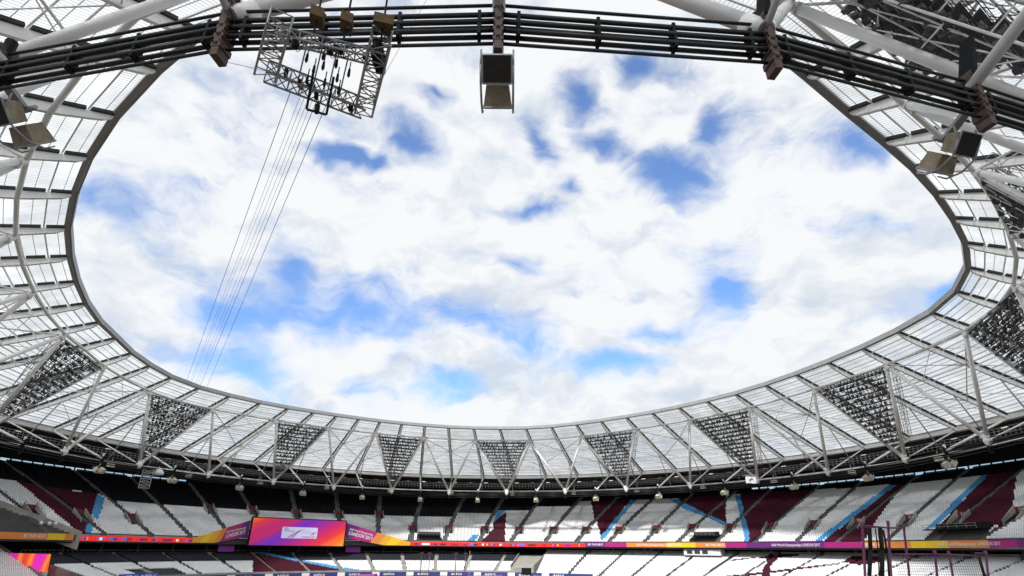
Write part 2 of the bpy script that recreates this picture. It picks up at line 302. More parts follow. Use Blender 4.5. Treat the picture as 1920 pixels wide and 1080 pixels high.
class Stand:
    def __init__(s, root, k0, k1, A, B, rows, terr):
        s.root, s.k0, s.k1, s.A, s.B, s.rows = root, k0, k1, A, B, rows
        ks = np.linspace(k0, k1, int((k1-k0)*22)+2); b = MB(); prof = []
        for r in range(rows):
            o0, o1 = [A[0]+(B[0]-A[0])*(r+d)/rows for d in (0, 1)]; z = A[1]+(B[1]-A[1])*r/rows; prof += [(o0, z), (o1, z)]
        prof.append((prof[-1][0], B[1])); g = [[P(k, o, z) for o, z in prof] for k in ks]; i0 = 0
        for row in g: b.v += row
        m = len(prof)
        for i in range(len(ks)-1):
            for j in range(m-1): b.f.append((i*m+j, (i+1)*m+j, (i+1)*m+j+1, i*m+j+1)); b.uv.append(None)
        b.build('terrace', terr, root)
    def at(s, k, t, dz=0): return P(k, s.A[0]+(s.B[0]-s.A[0])*t, s.A[1]+(s.B[1]-s.A[1])*t+dz)
    def seats(s, colour, aisles, holes, halfw, pitch=.56, single=0):
        K, T, PO, YA = [], [], [], []
        for r in range(s.rows):
            t = (r+.25)/s.rows; o = s.A[0]+(s.B[0]-s.A[0])*(r+.25)/s.rows; z = s.A[1]+(s.B[1]-s.A[1])*r/s.rows; k = s.k0
            while k < s.k1:
                mp = mper(k, o); hit = False
                for (ka, ta, kb, tb) in aisles:
                    kk = ka+(kb-ka)*(t-ta)/(tb-ta)
                    if abs(k-kk)*mp < halfw: hit = True; break
                if not hit and not any(abs(k-hk)*mp < hw and t0 < t < t1 for hk, hw, t0, t1 in holes):
                    p = P(k, o, z); n = nrm(k); K.append(k); T.append(t); PO.append(p); YA.append(math.atan2(n[1], n[0])-pi/2)
                k += pitch/mp
        K, T, PO, YA = map(np.array, (K, T, PO, YA)); C = colour(K, T)
        keep = C != ''
        K, T, PO, YA, C = K[keep], T[keep], PO[keep], YA[keep], C[keep]
        ind = np.zeros(len(K), bool)
        if single:
            # seats that show largest: nearest ones inside the field of view
            d = PO-CAM; dep = d[:, 1]*math.cos(.4367)+d[:, 2]*math.sin(.4367); u = d[:, 0]/dep; vv = (-d[:, 1]*math.sin(.4367)+d[:, 2]*math.cos(.4367))/dep
            ok = (np.abs(u) < .905) & (vv > -.505); dist = np.where(ok, np.linalg.norm(d, axis=1), 1e9); ind[np.argsort(dist)[:single]] = True
        for c in sorted(set(C)):
            q = (C == c) & ~ind
            if q.any(): seat_mesh('seat_rows', PO[q], YA[q], seat_mats[c], s.root)
            for i in np.where((C == c) & ind)[0]:
                if c not in one_seat:
                    me = bpy.data.meshes.new('seat'); me.from_pydata([tuple(v) for v in SV], [], SF); me.materials.append(seat_mats[c]); one_seat[c] = me
                o = bpy.data.objects.new('seat', one_seat[c]); col.objects.link(o); o.parent = s.root; o.location = PO[i]; o.rotation_euler = (0, 0, YA[i])
    def stairs(s, a, halfw, m, t0=0, t1=1, step=2):
        ka, ta, kb, tb = a; b = MB(); nr = s.rows*step
        for i in range(nr):
            t = (i+.5)/nr
            if not t0 <= t <= t1: continue
            k = ka+(kb-ka)*(t-ta)/(tb-ta)
            if not s.k0 <= k <= s.k1: continue
            dep = (s.B[0]-s.A[0])/nr; z = s.A[1]+(s.B[1]-s.A[1])*(i+.6)/nr; c = s.at(k, t); c[2] = z-.1
            b.box(c, tang(k)*halfw, n3d(k)*dep/2*.999, V(0, 0, .16))
        if b.v: b.build('aisle_stair', m, s.root)

ups = empty('upper_stand', 'upper tier of white, maroon, blue and black tip-up seats under the roof', 'grandstand')
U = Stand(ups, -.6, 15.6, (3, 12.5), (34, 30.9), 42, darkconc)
AIS = [(0.293,0.14,0.232,0.481),(0.915,0.091,0.667,0.802),(1.525,0.004,1.284,0.923),(2.041,-0.022,1.859,0.948),(2.585,0.148,2.508,1.042),(3.119,0.485,3.104,0.862),(3.721,0.462,3.774,0.94),(4.323,0.452,4.384,0.977),(4.866,0.165,4.998,0.974),(5.364,-0.003,5.605,0.955),(5.915,-0.015,6.201,0.978),(6.497,-0.008,6.771,0.96),(7.03,0.018,7.322,0.931),(7.584,0.002,7.882,0.893),(8.093,0.005,8.428,0.952),(8.611,0.008,8.944,0.871),(9.167,0.009,9.397,0.77),(9.696,0.075,9.969,0.82),(10.241,0.026,10.449,0.928),(10.77,0.023,11.006,0.859),(11.326,0.019,11.471,0.818),(11.888,0.23,12.037,0.841),(12.433,0.034,12.511,0.811),(12.963,0.092,13.053,0.772),(13.505,0.131,13.543,0.213),(14.05,.1,14.09,.8),(14.6,.1,14.63,.8),(15.15,.1,15.17,.8),(-.3,.1,-.36,.5)]
VOM = [(0.36,0.251),(0.87,0.232),(1.446,0.224),(2.55,0.47),(3.119,0.485),(3.721,0.462),(4.327,0.474),(4.93,0.503),(5.421,0.211),(5.985,0.222),(6.56,0.219),(7.11,0.213),(7.66,0.215),(8.17,0.215),(8.69,0.212),(9.235,0.227),(9.755,0.238),(10.29,0.226),(10.83,0.22),(11.366,0.236),(11.89,0.238),(12.45,0.248),(12.985,0.248),(13.52,0.253),(14.06,.25),(14.61,.25),(15.16,.25)]
MAR = [[[0.519,0.663],[0.85,0.617],[1.289,0.581],[1.18,0.447],[1.063,0.32],[0.961,0.201],[0.856,0.124],[0.699,-.01],[0.641,-.01]],[[6.679,0.405],[6.857,0.627],[6.875,0.336],[6.917,-0.014],[6.533,-0.018],[6.696,0.243]],[[8.055,0.901],[8.644,0.901],[8.45,0.078],[8.285,0.38],[8.218,0.473]],[[9.301,0.836],[9.37,0.954],[9.929,0.904],[10.058,0.563],[10.192,0.315],[9.787,0.524]],[[10.107,0.886],[10.5,0.944],[10.985,0.903],[10.812,0.239],[10.743,-0.01],[10.699,-0.01],[10.528,0.229],[10.39,0.404],[10.314,0.527]],[[11.936,0.86],[12.002,0.86],[12.046,0.469],[12.085,0.251],[12.169,-0.011],[11.665,-0.01],[11.786,0.322]],[[12.786,0.85],[13.012,0.86],[13.236,0.531],[13.441,0.272],[13.51,0.13],[12.847,0.128]]]
BLU = [[[1.289,0.581],[1.335,0.529],[1.203,0.363],[1.02,0.183],[0.986,0.21],[1.063,0.32],[1.18,0.447]],[[0.856,0.124],[0.914,0.12],[0.789,-.01],[0.699,-.01]],[[6.72,0.652],[6.841,0.653],[6.698,0.381],[6.677,0.429]],[[6.381,0.122],[6.495,0.112],[6.392,-0.02],[6.295,-0.021]],[[8.648,0.888],[8.724,0.884],[8.514,0.088],[8.493,-.01],[8.437,0.068]],[[9.181,0.869],[9.297,0.849],[9.787,0.524],[10.247,0.294],[10.213,0.261],[9.8,0.46],[9.445,0.64],[9.32,0.74]],[[10.039,0.882],[10.107,0.886],[10.314,0.527],[10.39,0.404],[10.528,0.229],[10.699,-0.01],[10.633,-0.01],[10.448,0.231],[10.325,0.407],[10.168,0.661]],[[11.557,-0.01],[11.717,0.423],[11.858,0.86],[11.942,0.86],[11.786,0.322],[11.652,-0.01]],[[12.728,0.85],[12.796,0.85],[12.832,0.132],[12.737,0.119]]]
BLK = [(-1,.7),(0.46,0.66),(0.85,0.62),(1.302,0.59),(1.42,0.5),(6.05,0.5),(6.06,.583),(6.66,.583),(6.67,.655),(7.24,.668),(7.25,.756),(7.84,.762),(7.85,.866),(8.7,.873),(10.4,.90),(11.0,.874),(11.9,.838),(14.6,.84)]
BANK = [(775, 5.44, 5.88), (1294, 9.84, 10.3)]
def ucol(K, T):
    C = np.full(len(K), 'white', object)
    for p in MAR: C[inpoly(K, T, p)] = 'maroon'
    for p in BLU: C[inpoly(K, T, p)] = 'blue'
    C[T > np.interp(K, [a[0] for a in BLK], [a[1] for a in BLK])] = 'black'
    # decks that replace the front rows
    for a, z, h in ((5.47, 5.86, .105), (9.83, 10.22, .105), (12.84, 13.42, .135)): C[(K > a) & (K < z) & (T < h)] = ''
    C[(K < .62) & (T < (.62-K)*.62)] = ''
    return C
holes = [(k, 1.9, t-.085, t+.05) for k, t in VOM]
U.seats(ucol, AIS, holes, .95)
for a in AIS: U.stairs(a, .85, aislem)
# vomitories
for i, (k, t) in enumerate(VOM):
    tg, n = tang(k), n3d(k); c = U.at(k, t); sl = unit(n*31+V(0, 0, 18.4)); up = V(0, 0, 1)
    for sgn in (-1, 1):
        b = MB(); q = c+tg*sgn*1.65
        a0, a1 = q-sl*2.6, q+sl*1.7
        b.hexa([a0-tg*.14-up*.6, a1-tg*.14-up*.6, a1+tg*.14-up*.6, a0+tg*.14-up*.6, a0-tg*.14+up*.75, a1-tg*.14+up*1.5, a1+tg*.14+up*1.5, a0+tg*.14+up*.75])
        vo = b.build('vomitory_wall', concrete, ups)
    b = MB(); b.box(c+n*1.35+up*1.35, tg*1.5, n*.08, up*.62); b.build('vomitory_panel', maroonp, vo)
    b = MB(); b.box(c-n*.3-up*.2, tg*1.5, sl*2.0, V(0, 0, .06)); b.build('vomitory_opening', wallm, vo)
    num = {20: '234', 21: '235', 22: '236', 23: '237'}.get(i)
    if num:
        vv, ff = text_geo(num, .9); wd = max(v[0] for v in vv); b = MB(); o = c+n*1.25+up*1.05
        b.v = [o+tg*(x-wd/2)+up*y for x, y in vv]; b.f = ff; b.build('block_number', whitep, vo)
    b = MB()
    for sgn in (-1, 1):
        q = c+tg*sgn*1.65+up*.95
        b.tube(q-sl*2.6+up*.3, q+sl*1.7+up*1.0, .035, 5)
        for d in (-2.5, -.5, 1.5): b.tube(q+sl*d-up*.2, q+sl*d+up*(.3+.7*(d+2.6)/4.3), .03, 5)
    b.build('hand_rail', black, vo)
# rails at the gangways
b = MB()
for (ka, ta, kb, tb) in AIS:
    for t in np.arange(.06, .95, .075):
        k = ka+(kb-ka)*(t-ta)/(tb-ta); c = U.at(k, t, .2)
        if abs(k) > 15.5: continue
        b.tube(c, c+V(0, 0, .95), .04, 5); b.tube(c+V(0, 0, .95), c+V(0, 0, .95)+unit(n3d(k)*31+V(0, 0, 18.4))*.9, .035, 5)
o = b.build('gangway_rails', black, ups); o['kind'] = 'stuff'
def strip(name, m, k0, k1, pr, parent, n=22):      # pr = closed list of (out,z) seen as a swept profile
    b = MB(); ks = np.linspace(k0, k1, max(2, int(abs(k1-k0)*n)+1)); L = len(pr)
    for k in ks: b.v += [P(k, o, z) for o, z in pr]
    for i in range(len(ks)-1):
        for j in range(L): b.f.append((i*L+j, i*L+(j+1) % L, (i+1)*L+(j+1) % L, (i+1)*L+j)); b.uv.append(None)
    b.f.append(tuple(range(L))); b.f.append(tuple((len(ks)-1)*L+j for j in range(L))[::-1]); b.uv += [None, None]
    return b.build(name, m, parent)
strip('front_parapet', darkconc, -.6, 15.6, [(2.75, 11.05), (3.0, 11.05), (3.0, 12.45), (2.75, 12.45)], ups)
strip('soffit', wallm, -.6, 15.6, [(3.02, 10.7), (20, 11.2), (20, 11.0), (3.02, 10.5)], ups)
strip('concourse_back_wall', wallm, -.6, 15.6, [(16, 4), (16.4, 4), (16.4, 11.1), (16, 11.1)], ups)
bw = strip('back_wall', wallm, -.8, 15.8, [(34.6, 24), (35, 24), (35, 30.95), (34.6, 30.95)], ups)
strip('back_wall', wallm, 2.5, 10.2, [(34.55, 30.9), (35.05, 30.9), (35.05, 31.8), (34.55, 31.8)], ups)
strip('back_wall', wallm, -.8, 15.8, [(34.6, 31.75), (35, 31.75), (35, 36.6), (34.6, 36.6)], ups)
for k in [x for x in np.arange(-.7, 15.7, .1) if x < 2.5 or x > 10.15]:            # mullions and panes of the slot window
    b = MB(); c = P(k, 34.8, 31.35); b.box(c, tang(k)*.14, n3d(k)*.17, V(0, 0, .4)); b.build('mullion', wallm, bw)
    if (k < 2.5 or k > 10.2):
        c = P(k+.05, 34.85, 31.35); b = MB(); b.box(c, tang(k+.05)*(mper(k, 34.8)*.05-.15), n3d(k+.05)*.03, V(0, 0, .39)); b.build('pane', glassm, bw)
# press decks among the front rows
for (a, z, h) in ((5.47, 5.86, .105), (9.83, 10.22, .105), (12.84, 13.42, .135)):
    km = (a+z)/2; hw = (z-a)/2*mper(km, 5)-.3; c = U.at(km, h*.5, 1.2); b = MB(); b.box(c, tang(km)*hw, n3d(km)*1.9, V(0, 0, .12)); d = b.build('press_deck', wallm, ups)
    b = MB(); b.box(c+n3d(km)*1.9+V(0, 0, .6), tang(km)*hw, n3d(km)*.1, V(0, 0, .75)); b.build('deck_screen', black, d)
    b = MB(); f = c-n3d(km)*1.85
    for zz in (.55, 1.05): b.tube(f-tang(km)*hw+V(0, 0, zz), f+tang(km)*hw+V(0, 0, zz), .04, 5)
    for q in np.linspace(-hw, hw, 7): b.tube(f+tang(km)*q, f+tang(km)*q+V(0, 0, 1.05), .04, 5)
    b.build('deck_rail', alu, d)
# sloping concrete flank wall at the left end of the tier
b = MB(); q0, q1 = U.at(-.6, .74), U.at(.64, -.02); up = V(0, 0, 1)
for i in range(12):
    a0, a1 = [U.at(.64+(-.6-.64)*x, -.02+.76*x) for x in (i/12, (i+1)/12)]; n = n3d(0)
    b.hexa([a0-n*.2-up*3.2, a1-n*.2-up*3.2, a1+n*.2-up*3.2, a0+n*.2-up*3.2, a0-n*.2+up*1.0, a1-n*.2+up*1.0, a1+n*.2+up*1.0, a0+n*.2+up*1.0])
b.build('flank_wall', concrete, ups)
for k in (.27, .36, .43):
    c = P(k, 5.2, 14.7); b = MB(); b.lathe(c, [(.05, -.35), (.33, -.3), (.36, .2), (.2, .42), (.02, .45)], 10); b.build('spotlight', whitep, ups, True)

# ---- lower tiers
LAL = [(k, 0, k+.06, 1) for k in (.55, 1.15, 1.75, 2.35, 2.95, 3.52, 4.08, 4.64, 5.2, 5.75, 6.3, 6.85)]
loe = empty('lower_end_stand', 'lower tier behind the screen, dark rows above white rows with a maroon patch', 'grandstand')
LE = Stand(loe, .2, 7.12, (-14, 2.7), (6, 7.75), 24, darkconc)
def ipol(P_): return P_
def lcol(K, T):
    C = np.full(len(K), 'white', object); C[T > .52] = 'navy'
    pm_ = [(2.55, -.05), (2.85, .55), (2.95, 1.0), (3.12, 1.0), (3.5, .55), (4.05, .1), (4.1, -.05)]
    C[inpoly(K, T, pm_)] = 'maroon'
    bl = [(3.0, 1.02), (3.14, 1.02), (3.55, .58), (4.15, .12), (4.4, .0), (4.2, -.05), (3.95, .1), (3.42, .55)]
    C[inpoly(K, T, bl)] = 'blue'
    C[(K > .85) & (K < 1.55) & (T < .3)] = ''
    return C
LE.seats(lcol, LAL, [], .75)
for a in LAL: LE.stairs(a, .7, concrete)
strip('front_wall', concrete, .2, 7.12, [(-14.3, 0), (-14, 0), (-14, 3.2), (-14.3, 3.2)], loe)
strip('top_wall', concrete, .2, 7.12, [(6.1, 5), (6.4, 5), (6.4, 8.3), (6.1, 8.3)], loe)
b = MB()
for k in np.arange(.2, 7.1, .05): c = P(k, 6.2, 8.3); b.tube(c, c+V(0, 0, .6), .03, 4)
for k in np.arange(.2, 7.05, .05): b.tube(P(k, 6.2, 8.9), P(k+.05, 6.2, 8.9), .05, 4)
b.build('top_rail', alu, loe)['kind'] = 'stuff'
LAR = [(k, 0, k+.08, 1) for k in (8.13, 8.68, 9.22, 9.76, 10.3, 10.84, 11.38, 11.92, 12.46, 13.0, 13.54, 14.08, 14.62, 15.16)]
los = empty('lower_side_stand', 'long lower tier of white seats with crossed maroon hammers picked out', 'grandstand')
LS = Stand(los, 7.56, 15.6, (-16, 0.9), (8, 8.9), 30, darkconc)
HAM = [[(10.83,.99),(11.2,.99),(11.2,.93),(11.0,.86),(11.05,.6),(11.22,.33),(11.42,.1),(11.3,.05),(11.03,.45),(10.9,.8),(10.7,.86),(10.45,.78),(10.4,.72),(10.6,.78),(10.8,.9)],[(11.85,.95),(12.2,.96),(12.27,.8),(12.12,.7),(11.9,.76),(11.83,.74),(11.1,.42),(10.45,.16),(10.2,.12),(10.5,.08),(11.15,.35),(11.85,.7)]]
def rcol(K, T):
    C = np.full(len(K), 'white', object)
    for p in HAM: C[inpoly(K, T, p)] = 'maroon'
    return C
LS.seats(rcol, LAR, [], .6, single=300)
for a in LAR: LS.stairs(a, .55, aislem)
strip('top_wall', concrete, 7.56, 15.6, [(8.1, 5), (8.4, 5), (8.4, 10.0), (8.1, 10.0)], los)
for k in np.arange(8.15, 15.5, .54):
    b = MB(); c = P(k+.08, 7.2, 9.3); b.box(c, tang(k)*.7, n3d(k)*.8, V(0, 0, .75)); b.build('stair_lobby', darkconc, los)
    for d in (-1.3, .9):
        c = P(k+.32, 15.7, 10.1)+tang(k)*d; b = MB(); b.box(c, tang(k)*.42, n3d(k)*.1, V(0, 0, .6)); b.build('concourse_notice', greysteel, los)
# tunnel between the two lower tiers
tu = empty('tunnel_block', 'pale concrete tunnel block in the gap between the two lower tiers', 'tunnel')
b = MB(); k0, k1 = 7.13, 7.55
p = [P(k0, -15, 0), P(k1, -15, 0), P(k1, 8, 0), P(k0, 8, 0), P(k0, -15, 4.2), P(k1, -15, 4.2), P(k1, 8, 8.2), P(k0, 8, 8.2)]; b.hexa(p); b.build('roof_slab', concrete, tu)
for kk in (7.13, 7.55):
    b = MB(); a0, a1 = P(kk, -15, 4.2), P(kk, 8, 8.2); b.beam(a0+V(0, 0, .4), a1+V(0, 0, .4), .3, .9); b.build('side_wall', concrete, tu)
b = MB(); b.box(P(7.42, -15.1, 3.1), tang(7.4)*1.7, n3d(7.4)*.2, V(0, 0, 1.1)); b.build('doorway', wallm, tu)
# left-hand corner block of white seats
lcs = empty('corner_stand', 'white seat block rising at the lower left corner', 'grandstand')
LC = Stand(lcs, -2.6, -.02, (-10, 1.0), (9, 10.3), 24, darkconc)
LC.seats(lambda K, T: np.full(len(K), 'white', object), [(k, 0, k+.03, 1) for k in (-2.2, -1.66, -1.12, -.58)], [], .5)
b = MB()
for i in range(8):
    t0, t1 = i/8, (i+1)/8; a0, a1 = LC.at(-.02, t0), LC.at(-.02, t1); tg = tang(0); b.hexa([a0-V(0, 0, a0[2]), a1-V(0, 0, a1[2]), a1-V(0, 0, a1[2])+tg*.3, a0-V(0, 0, a0[2])+tg*.3, a0+V(0, 0, .9), a1+V(0, 0, .9), a1+V(0, 0, .9)+tg*.3, a0+V(0, 0, .9)+tg*.3])
b.build('flank_wall', mat('pinkish_timber_hoarding', (.24, .17, .15), .8, var=.15), lcs)

# ------------------------------------------------------------------ ribbon boards, screen, banners
def ribbon(name, label, cat, segs, z0, z1, out=2.62):
    r = empty(name, label, cat)
    for (a, c, m) in segs: strip('ribbon_panel', m, a, c, [(out, z0), (out+.1, z0), (out+.1, z1), (out, z1)], r, 30)
    return r
def rtext(root, body, k0, k1, z0, z1, out=2.55, m=whitep):
    vv, ff = text_geo(body, 1); w_ = max(v[0] for v in vv); h_ = max(v[1] for v in vv); b = MB()
    b.v = [P(k0+(k1-k0)*x/w_, out, z0+(z1-z0)*y/h_) for x, y in vv]; b.f = ff; return b.build('lettering', m, root)
IA = 'IAAF World Championships LONDON 2017'
r = ribbon('ribbon_board', 'long printed fascia in magenta, orange, yellow and purple along right-hand upper tier', 'banner',
    [(8.24, 8.54, pm['purple']), (8.542, 8.88, pm['magenta']), (8.882, 9.5, pm['orange']), (9.502, 9.93, pm['yellow']), (9.932, 10.36, pm['orange']), (10.362, 10.66, pm['magenta']), (10.662, 11.68, pm['purple']), (11.682, 12.14, pm['magenta']), (12.142, 12.7, pm['orange']), (12.702, 13.1, pm['yellow']), (13.102, 13.52, pm['orange']), (13.522, 13.8, pm['magenta']), (13.802, 14.7, pm['purple']), (14.702, 15.5, pm['magenta'])], 11.12, 12.6)
rtext(r, 'BE THE BEST', 8.27, 8.52, 11.6, 12.25); rtext(r, IA, 9.04, 9.72, 11.6, 12.2); rtext(r, 'BE THE NEXT', 10.08, 10.35, 11.55, 12.2); rtext(r, IA, 11.0, 11.63, 11.55, 12.25)
rtext(r, 'BE THE BEST', 12.17, 12.4, 11.55, 12.25); rtext(r, IA, 13.0, 13.64, 11.6, 12.25)
def ledband(k0, k1, label, seed):
    r = ribbon('led_ribbon', label, 'led board', [(k0, k1, ledred)], 11.02, 12.3); g = random.Random(seed); k = k0+.06
    pal = [(.7, .7, .7), (.02, .03, .3), (.55, .3, .03), (.03, .02, .02), (.05, .12, .5), (.12, .015, .1), (.25, .01, .02)]
    while k < k1-.1:
        wd = g.choice((.07, .1, .13)); n = g.choice((1, 2, 3)); c = [g.choice(pal) for _ in range(n)]
        for j in range(n):
            kk0, kk1 = k+wd*j/n, k+wd*(j+1)/n-.002
            strip('flag_graphic', mat('led_colour_%d' % pal.index(c[j]), c[j], .4, var=.02, emit=.6), kk0, kk1, [(2.56, 11.25), (2.6, 11.25), (2.6, 11.9), (2.56, 11.9)], r, 60)
        k += wd+g.choice((.05, .07, .1))
    return r
ledband(.62, 2.1, 'red LED ribbon with small flags left of the big screen', 3)
ledband(5.37, 8.22, 'red LED ribbon with small flags right of the big screen', 8)
r = ribbon('ribbon_board', 'short orange and yellow printed fascia at the far left edge', 'banner', [(-.5, .22, pm['orange']), (.222, .42, pm['yellow']), (.422, .52, pm['orange'])], 11.1, 12.5, 1.2)
rtext(r, 'BE THE NEXT', -.05, .2, 11.5, 12.15, 1.1)
# the screen
scr = empty('video_screen', 'large video screen with orange, red and purple waves and a white card', 'screen')
sa, sb_ = P(2.795, -.4, 0), P(4.25, -.4, 0); sx = sb_-sa; SWd = np.linalg.norm(sx); sx = sx/SWd; sn = np.cross(sx, V(0, 0, 1)); sn = sn if sn@(CAM-sa) > 0 else -sn
zb, zt = 10.55, 18.75; SH = zt-zb
def spt(x, y, d=0): p = sa+sx*x+sn*d; p[2] = zb+y; return p
b = MB(); b.box(spt(SWd/2, SH/2, -.55), sx*(SWd/2+.35), sn*.5, V(0, 0, SH/2+.3)); b.build('casing', black, scr)
b = MB(); b.quad(spt(0, 0), spt(SWd, 0), spt(SWd, SH), spt(0, SH), uv=[(0, 0), (SWd, 0), (SWd, SH), (0, SH)]); b.build('led_face', screenm, scr, uvs=True)
cardm = mat('white_led_card', (.52, .50, .70), .4, var=.02, emit=.42); inkm = mat('purple_led_ink', (.16, .02, .28), .4, var=.02, emit=.15)
cx0, cx1, cy0, cy1 = SWd*.305, SWd*.685, SH*.27, SH*.70
b = MB(); r_ = .35; pts = []
for (qx, qy, a0) in ((cx1-r_, cy1-r_, 0), (cx0+r_, cy1-r_, 90), (cx0+r_, cy0+r_, 180), (cx1-r_, cy0+r_, 270)):
    for d in (0, 30, 60, 90): a = math.radians(a0+d); pts.append(spt(qx+r_*math.cos(a), qy+r_*math.sin(a), .03))
b.v = pts; b.f = [tuple(range(len(pts)))]; b.build('card', cardm, scr)
cw, ch = cx1-cx0, cy1-cy0
for j in range(3):                                   # sweeping lanes
    b = MB(); prev = None
    for i in range(15):
        t = i/14; x = cx0+cw*(.16+.07*j*(1-t)+.52*t-.02*j*t); y = cy0+ch*(.06+.82*math.sin(t*pi/2*.95)); wv = .34*(1-t)+.05
        if prev: b.quad(spt(prev[0], prev[1], .06), spt(prev[0]+prev[2], prev[1], .06), spt(x+wv, y, .06), spt(x, y, .06))
        prev = (x, y, wv)
    b.build('lane_mark', inkm, scr)
b = MB()
def stroke(x0, y0, x1, y1, wd): 
    d = np.array([x1-x0, y1-y0]); n_ = np.array([-d[1], d[0]])/np.hypot(*d)*wd/2
    b.quad(spt(x0-n_[0], y0-n_[1], .06), spt(x1-n_[0], y1-n_[1], .06), spt(x1+n_[0], y1+n_[1], .06), spt(x0+n_[0], y0+n_[1], .06))
ux, uy = cx0+cw*.88, cy0+ch*.42
redm = mat('red_led_ink', (.5, .02, .06), .4, var=.02, emit=.2)
stroke(ux-.9, uy-.5, ux, uy+.1, .22); stroke(ux, uy+.1, ux+.7, uy+.25, .25); stroke(ux+.7, uy+.25, ux+1.0, uy+.75, .2); stroke(ux-.2, uy, ux+.4, uy-.6, .16); stroke(ux+.3, uy+.5, ux-.5, uy+.3, .14)
b.build('runner_mark', redm, scr)
b = MB(); 
for cx_, rr in ((.70, .62), (.60, .5), (.78, .5)):
    px = [(cx0+cw*cx_+rr*math.cos(a), cy0+ch*.55+rr*.7*math.sin(a)) for a in np.linspace(0, 2*pi, 13)]
    for q, q2 in zip(px, px[1:]): stroke(*q, *q2, .05)
b.build('outline_mark', inkm, scr)
for body, x, y, hgt in (('IAAF', .06, .86, .42), ('World', .06, .73, .42), ('Championships', .06, .60, .42), ('LONDON 2017', .56, .06, .55)):
    vv, ff = text_geo(body, hgt*1.35); b = MB(); b.v = [spt(cx0+cw*x+q[0], cy0+ch*y+q[1], .06) for q in vv]; b.f = ff; b.build('lettering', inkm, scr)
def wedge(label, ptsk, bands, tx):
    # ptsk: four (k, z) corners inner-top, inner-bottom, tip-bottom, tip-top ; bands run from screen side to tip
    root = empty('wedge_banner', label, 'banner'); (ka, za), (kb, zb2), (kc, zc), (kd, zd) = ptsk
    def wp(u, v, out=.9): 
        k = ka+(kd-ka)*u; zt_ = za+(zd-za)*u; ub = min(1, u/.6); zb_ = zb2+(zc-zb2)*ub
        return P(k, out+1.5*u, zb_+(zt_-zb_)*v)
    for (u0, u1, m, sh0, sh1) in bands:
        b = MB(); n = 8
        for i in range(n):
            for j in range(4):
                f = lambda i_, v: min(1, max(0, (u0+sh0*(v-.5))+((u1+sh1*(v-.5))-(u0+sh0*(v-.5)))*i_/n))
                b.quad(wp(f(i, j/4), j/4), wp(f(i+1, j/4), j/4), wp(f(i+1, (j+1)/4), (j+1)/4), wp(f(i, (j+1)/4), (j+1)/4))
        b.build('banner_panel', m, root)
    for body, u0, u1, v0, v1 in tx:
        vv, ff = text_geo(body, 1); w_ = max(q[0] for q in vv); h_ = max(q[1] for q in vv); b = MB()
        H0 = (za-zb2)
        b.v = []
        for x, y in vv:
            u = u0+(u1-u0)*x/w_; p = (wp(u, 0, .8)+wp(u, 1, .8))/2; p[2] += H0*((v0+v1)/2-.44+(v1-v0)*(y/h_-.5)); b.v.append(p)
        b.f = ff; b.build('lettering', whitep, root)
    return root
wedge('tapering purple to yellow banner on the left of the big screen', [(2.79, 18.0), (2.79, 13.0), (2.06, 11.05), (2.06, 12.2)],
      [(0, .18, pm['purple'], 0, -.1), (.18, .46, pm['magenta'], -.1, -.1), (.46, .56, pm['orange'], -.1, -.1), (.56, .70, pm['amber'], -.1, -.1), (.70, .82, pm['yellow'], -.1, -.1), (.82, 1, pm['amber'], -.1, 0)],
      [(IA[:24], .42, .07, .50, .62), ('LONDON 2017', .42, .07, .2, .42)])
wedge('tapering purple to yellow banner on the right of the big screen', [(4.275, 18.3), (4.275, 13.4), (5.36, 11.0), (5.36, 12.2)],
      [(0, .16, pm['purple'], 0, .1), (.16, .44, pm['magenta'], .1, .1), (.44, .57, pm['orange'], .1, .1), (.57, .68, pm['amber'], .1, .1), (.68, .82, pm['yellow'], .1, .1), (.82, 1, pm['amber'], .1, 0)],
      [(IA[:24], .06, .42, .52, .66), ('LONDON 2017', .05, .42, .2, .44)])
for kk, lb in ((2.6, 'small purple board under the left wedge banner'), (4.47, 'small purple board under the right wedge banner')):
    t_ = empty('purple_board', lb, 'board'); b = MB(); c = P(kk, 4.5, 9.5); b.box(c, tang(kk)*2.7, n3d(kk)*.12, V(0, 0, .95)); b.build('face', mat('violet_vinyl', (.27, .03, .36), .5), t_)
    b = MB()
    for q in (-2.2, 0, 2.2): b.tube(c+tang(kk)*q+n3d(kk)*.2-V(0, 0, 1.6), c+tang(kk)*q+n3d(kk)*.2+V(0, 0, .8), .08, 6)
    b.build('post', black, t_)
# broadcast cabin with three windows
cb = empty('broadcast_cabin', 'small white cabin with three windows under the right-hand fascia', 'cabin')
c = P(9.99, 4.9, 9.75); tg, n = tang(9.99), n3d(9.99); b = MB(); b.box(c, tg*6.6, n*1.5, V(0, 0, 1.0)); b.build('wall', whitep, cb)
for q in (-4.4, -1.6, 1.2):
    b = MB(); b.box(c+tg*q-n*1.5, tg*1.05, n*.05, V(0, 0, .62)); wi = b.build('window', greysteel, cb); b = MB(); b.box(c+tg*q-n*1.53, tg*.95, n*.05, V(0, 0, .52)); b.build('pane', mat('dark_glass', (.05, .06, .06), .1), wi)
# concourse clutter: columns and dark desks under the upper tier
for i, k in enumerate(np.arange(.8, 7.0, .42)):
    t_ = MB(); c = P(k, 11, 9.2); t_.tube(c-V(0, 0, 2), c+V(0, 0, 2), .35, 10); tag(t_.build('concourse_column', darkconc, None, True), 'round dark column in the concourse, %s from the left end' % (ORD[i] if i < 15 else 'last'), 'column', 'concourse columns')
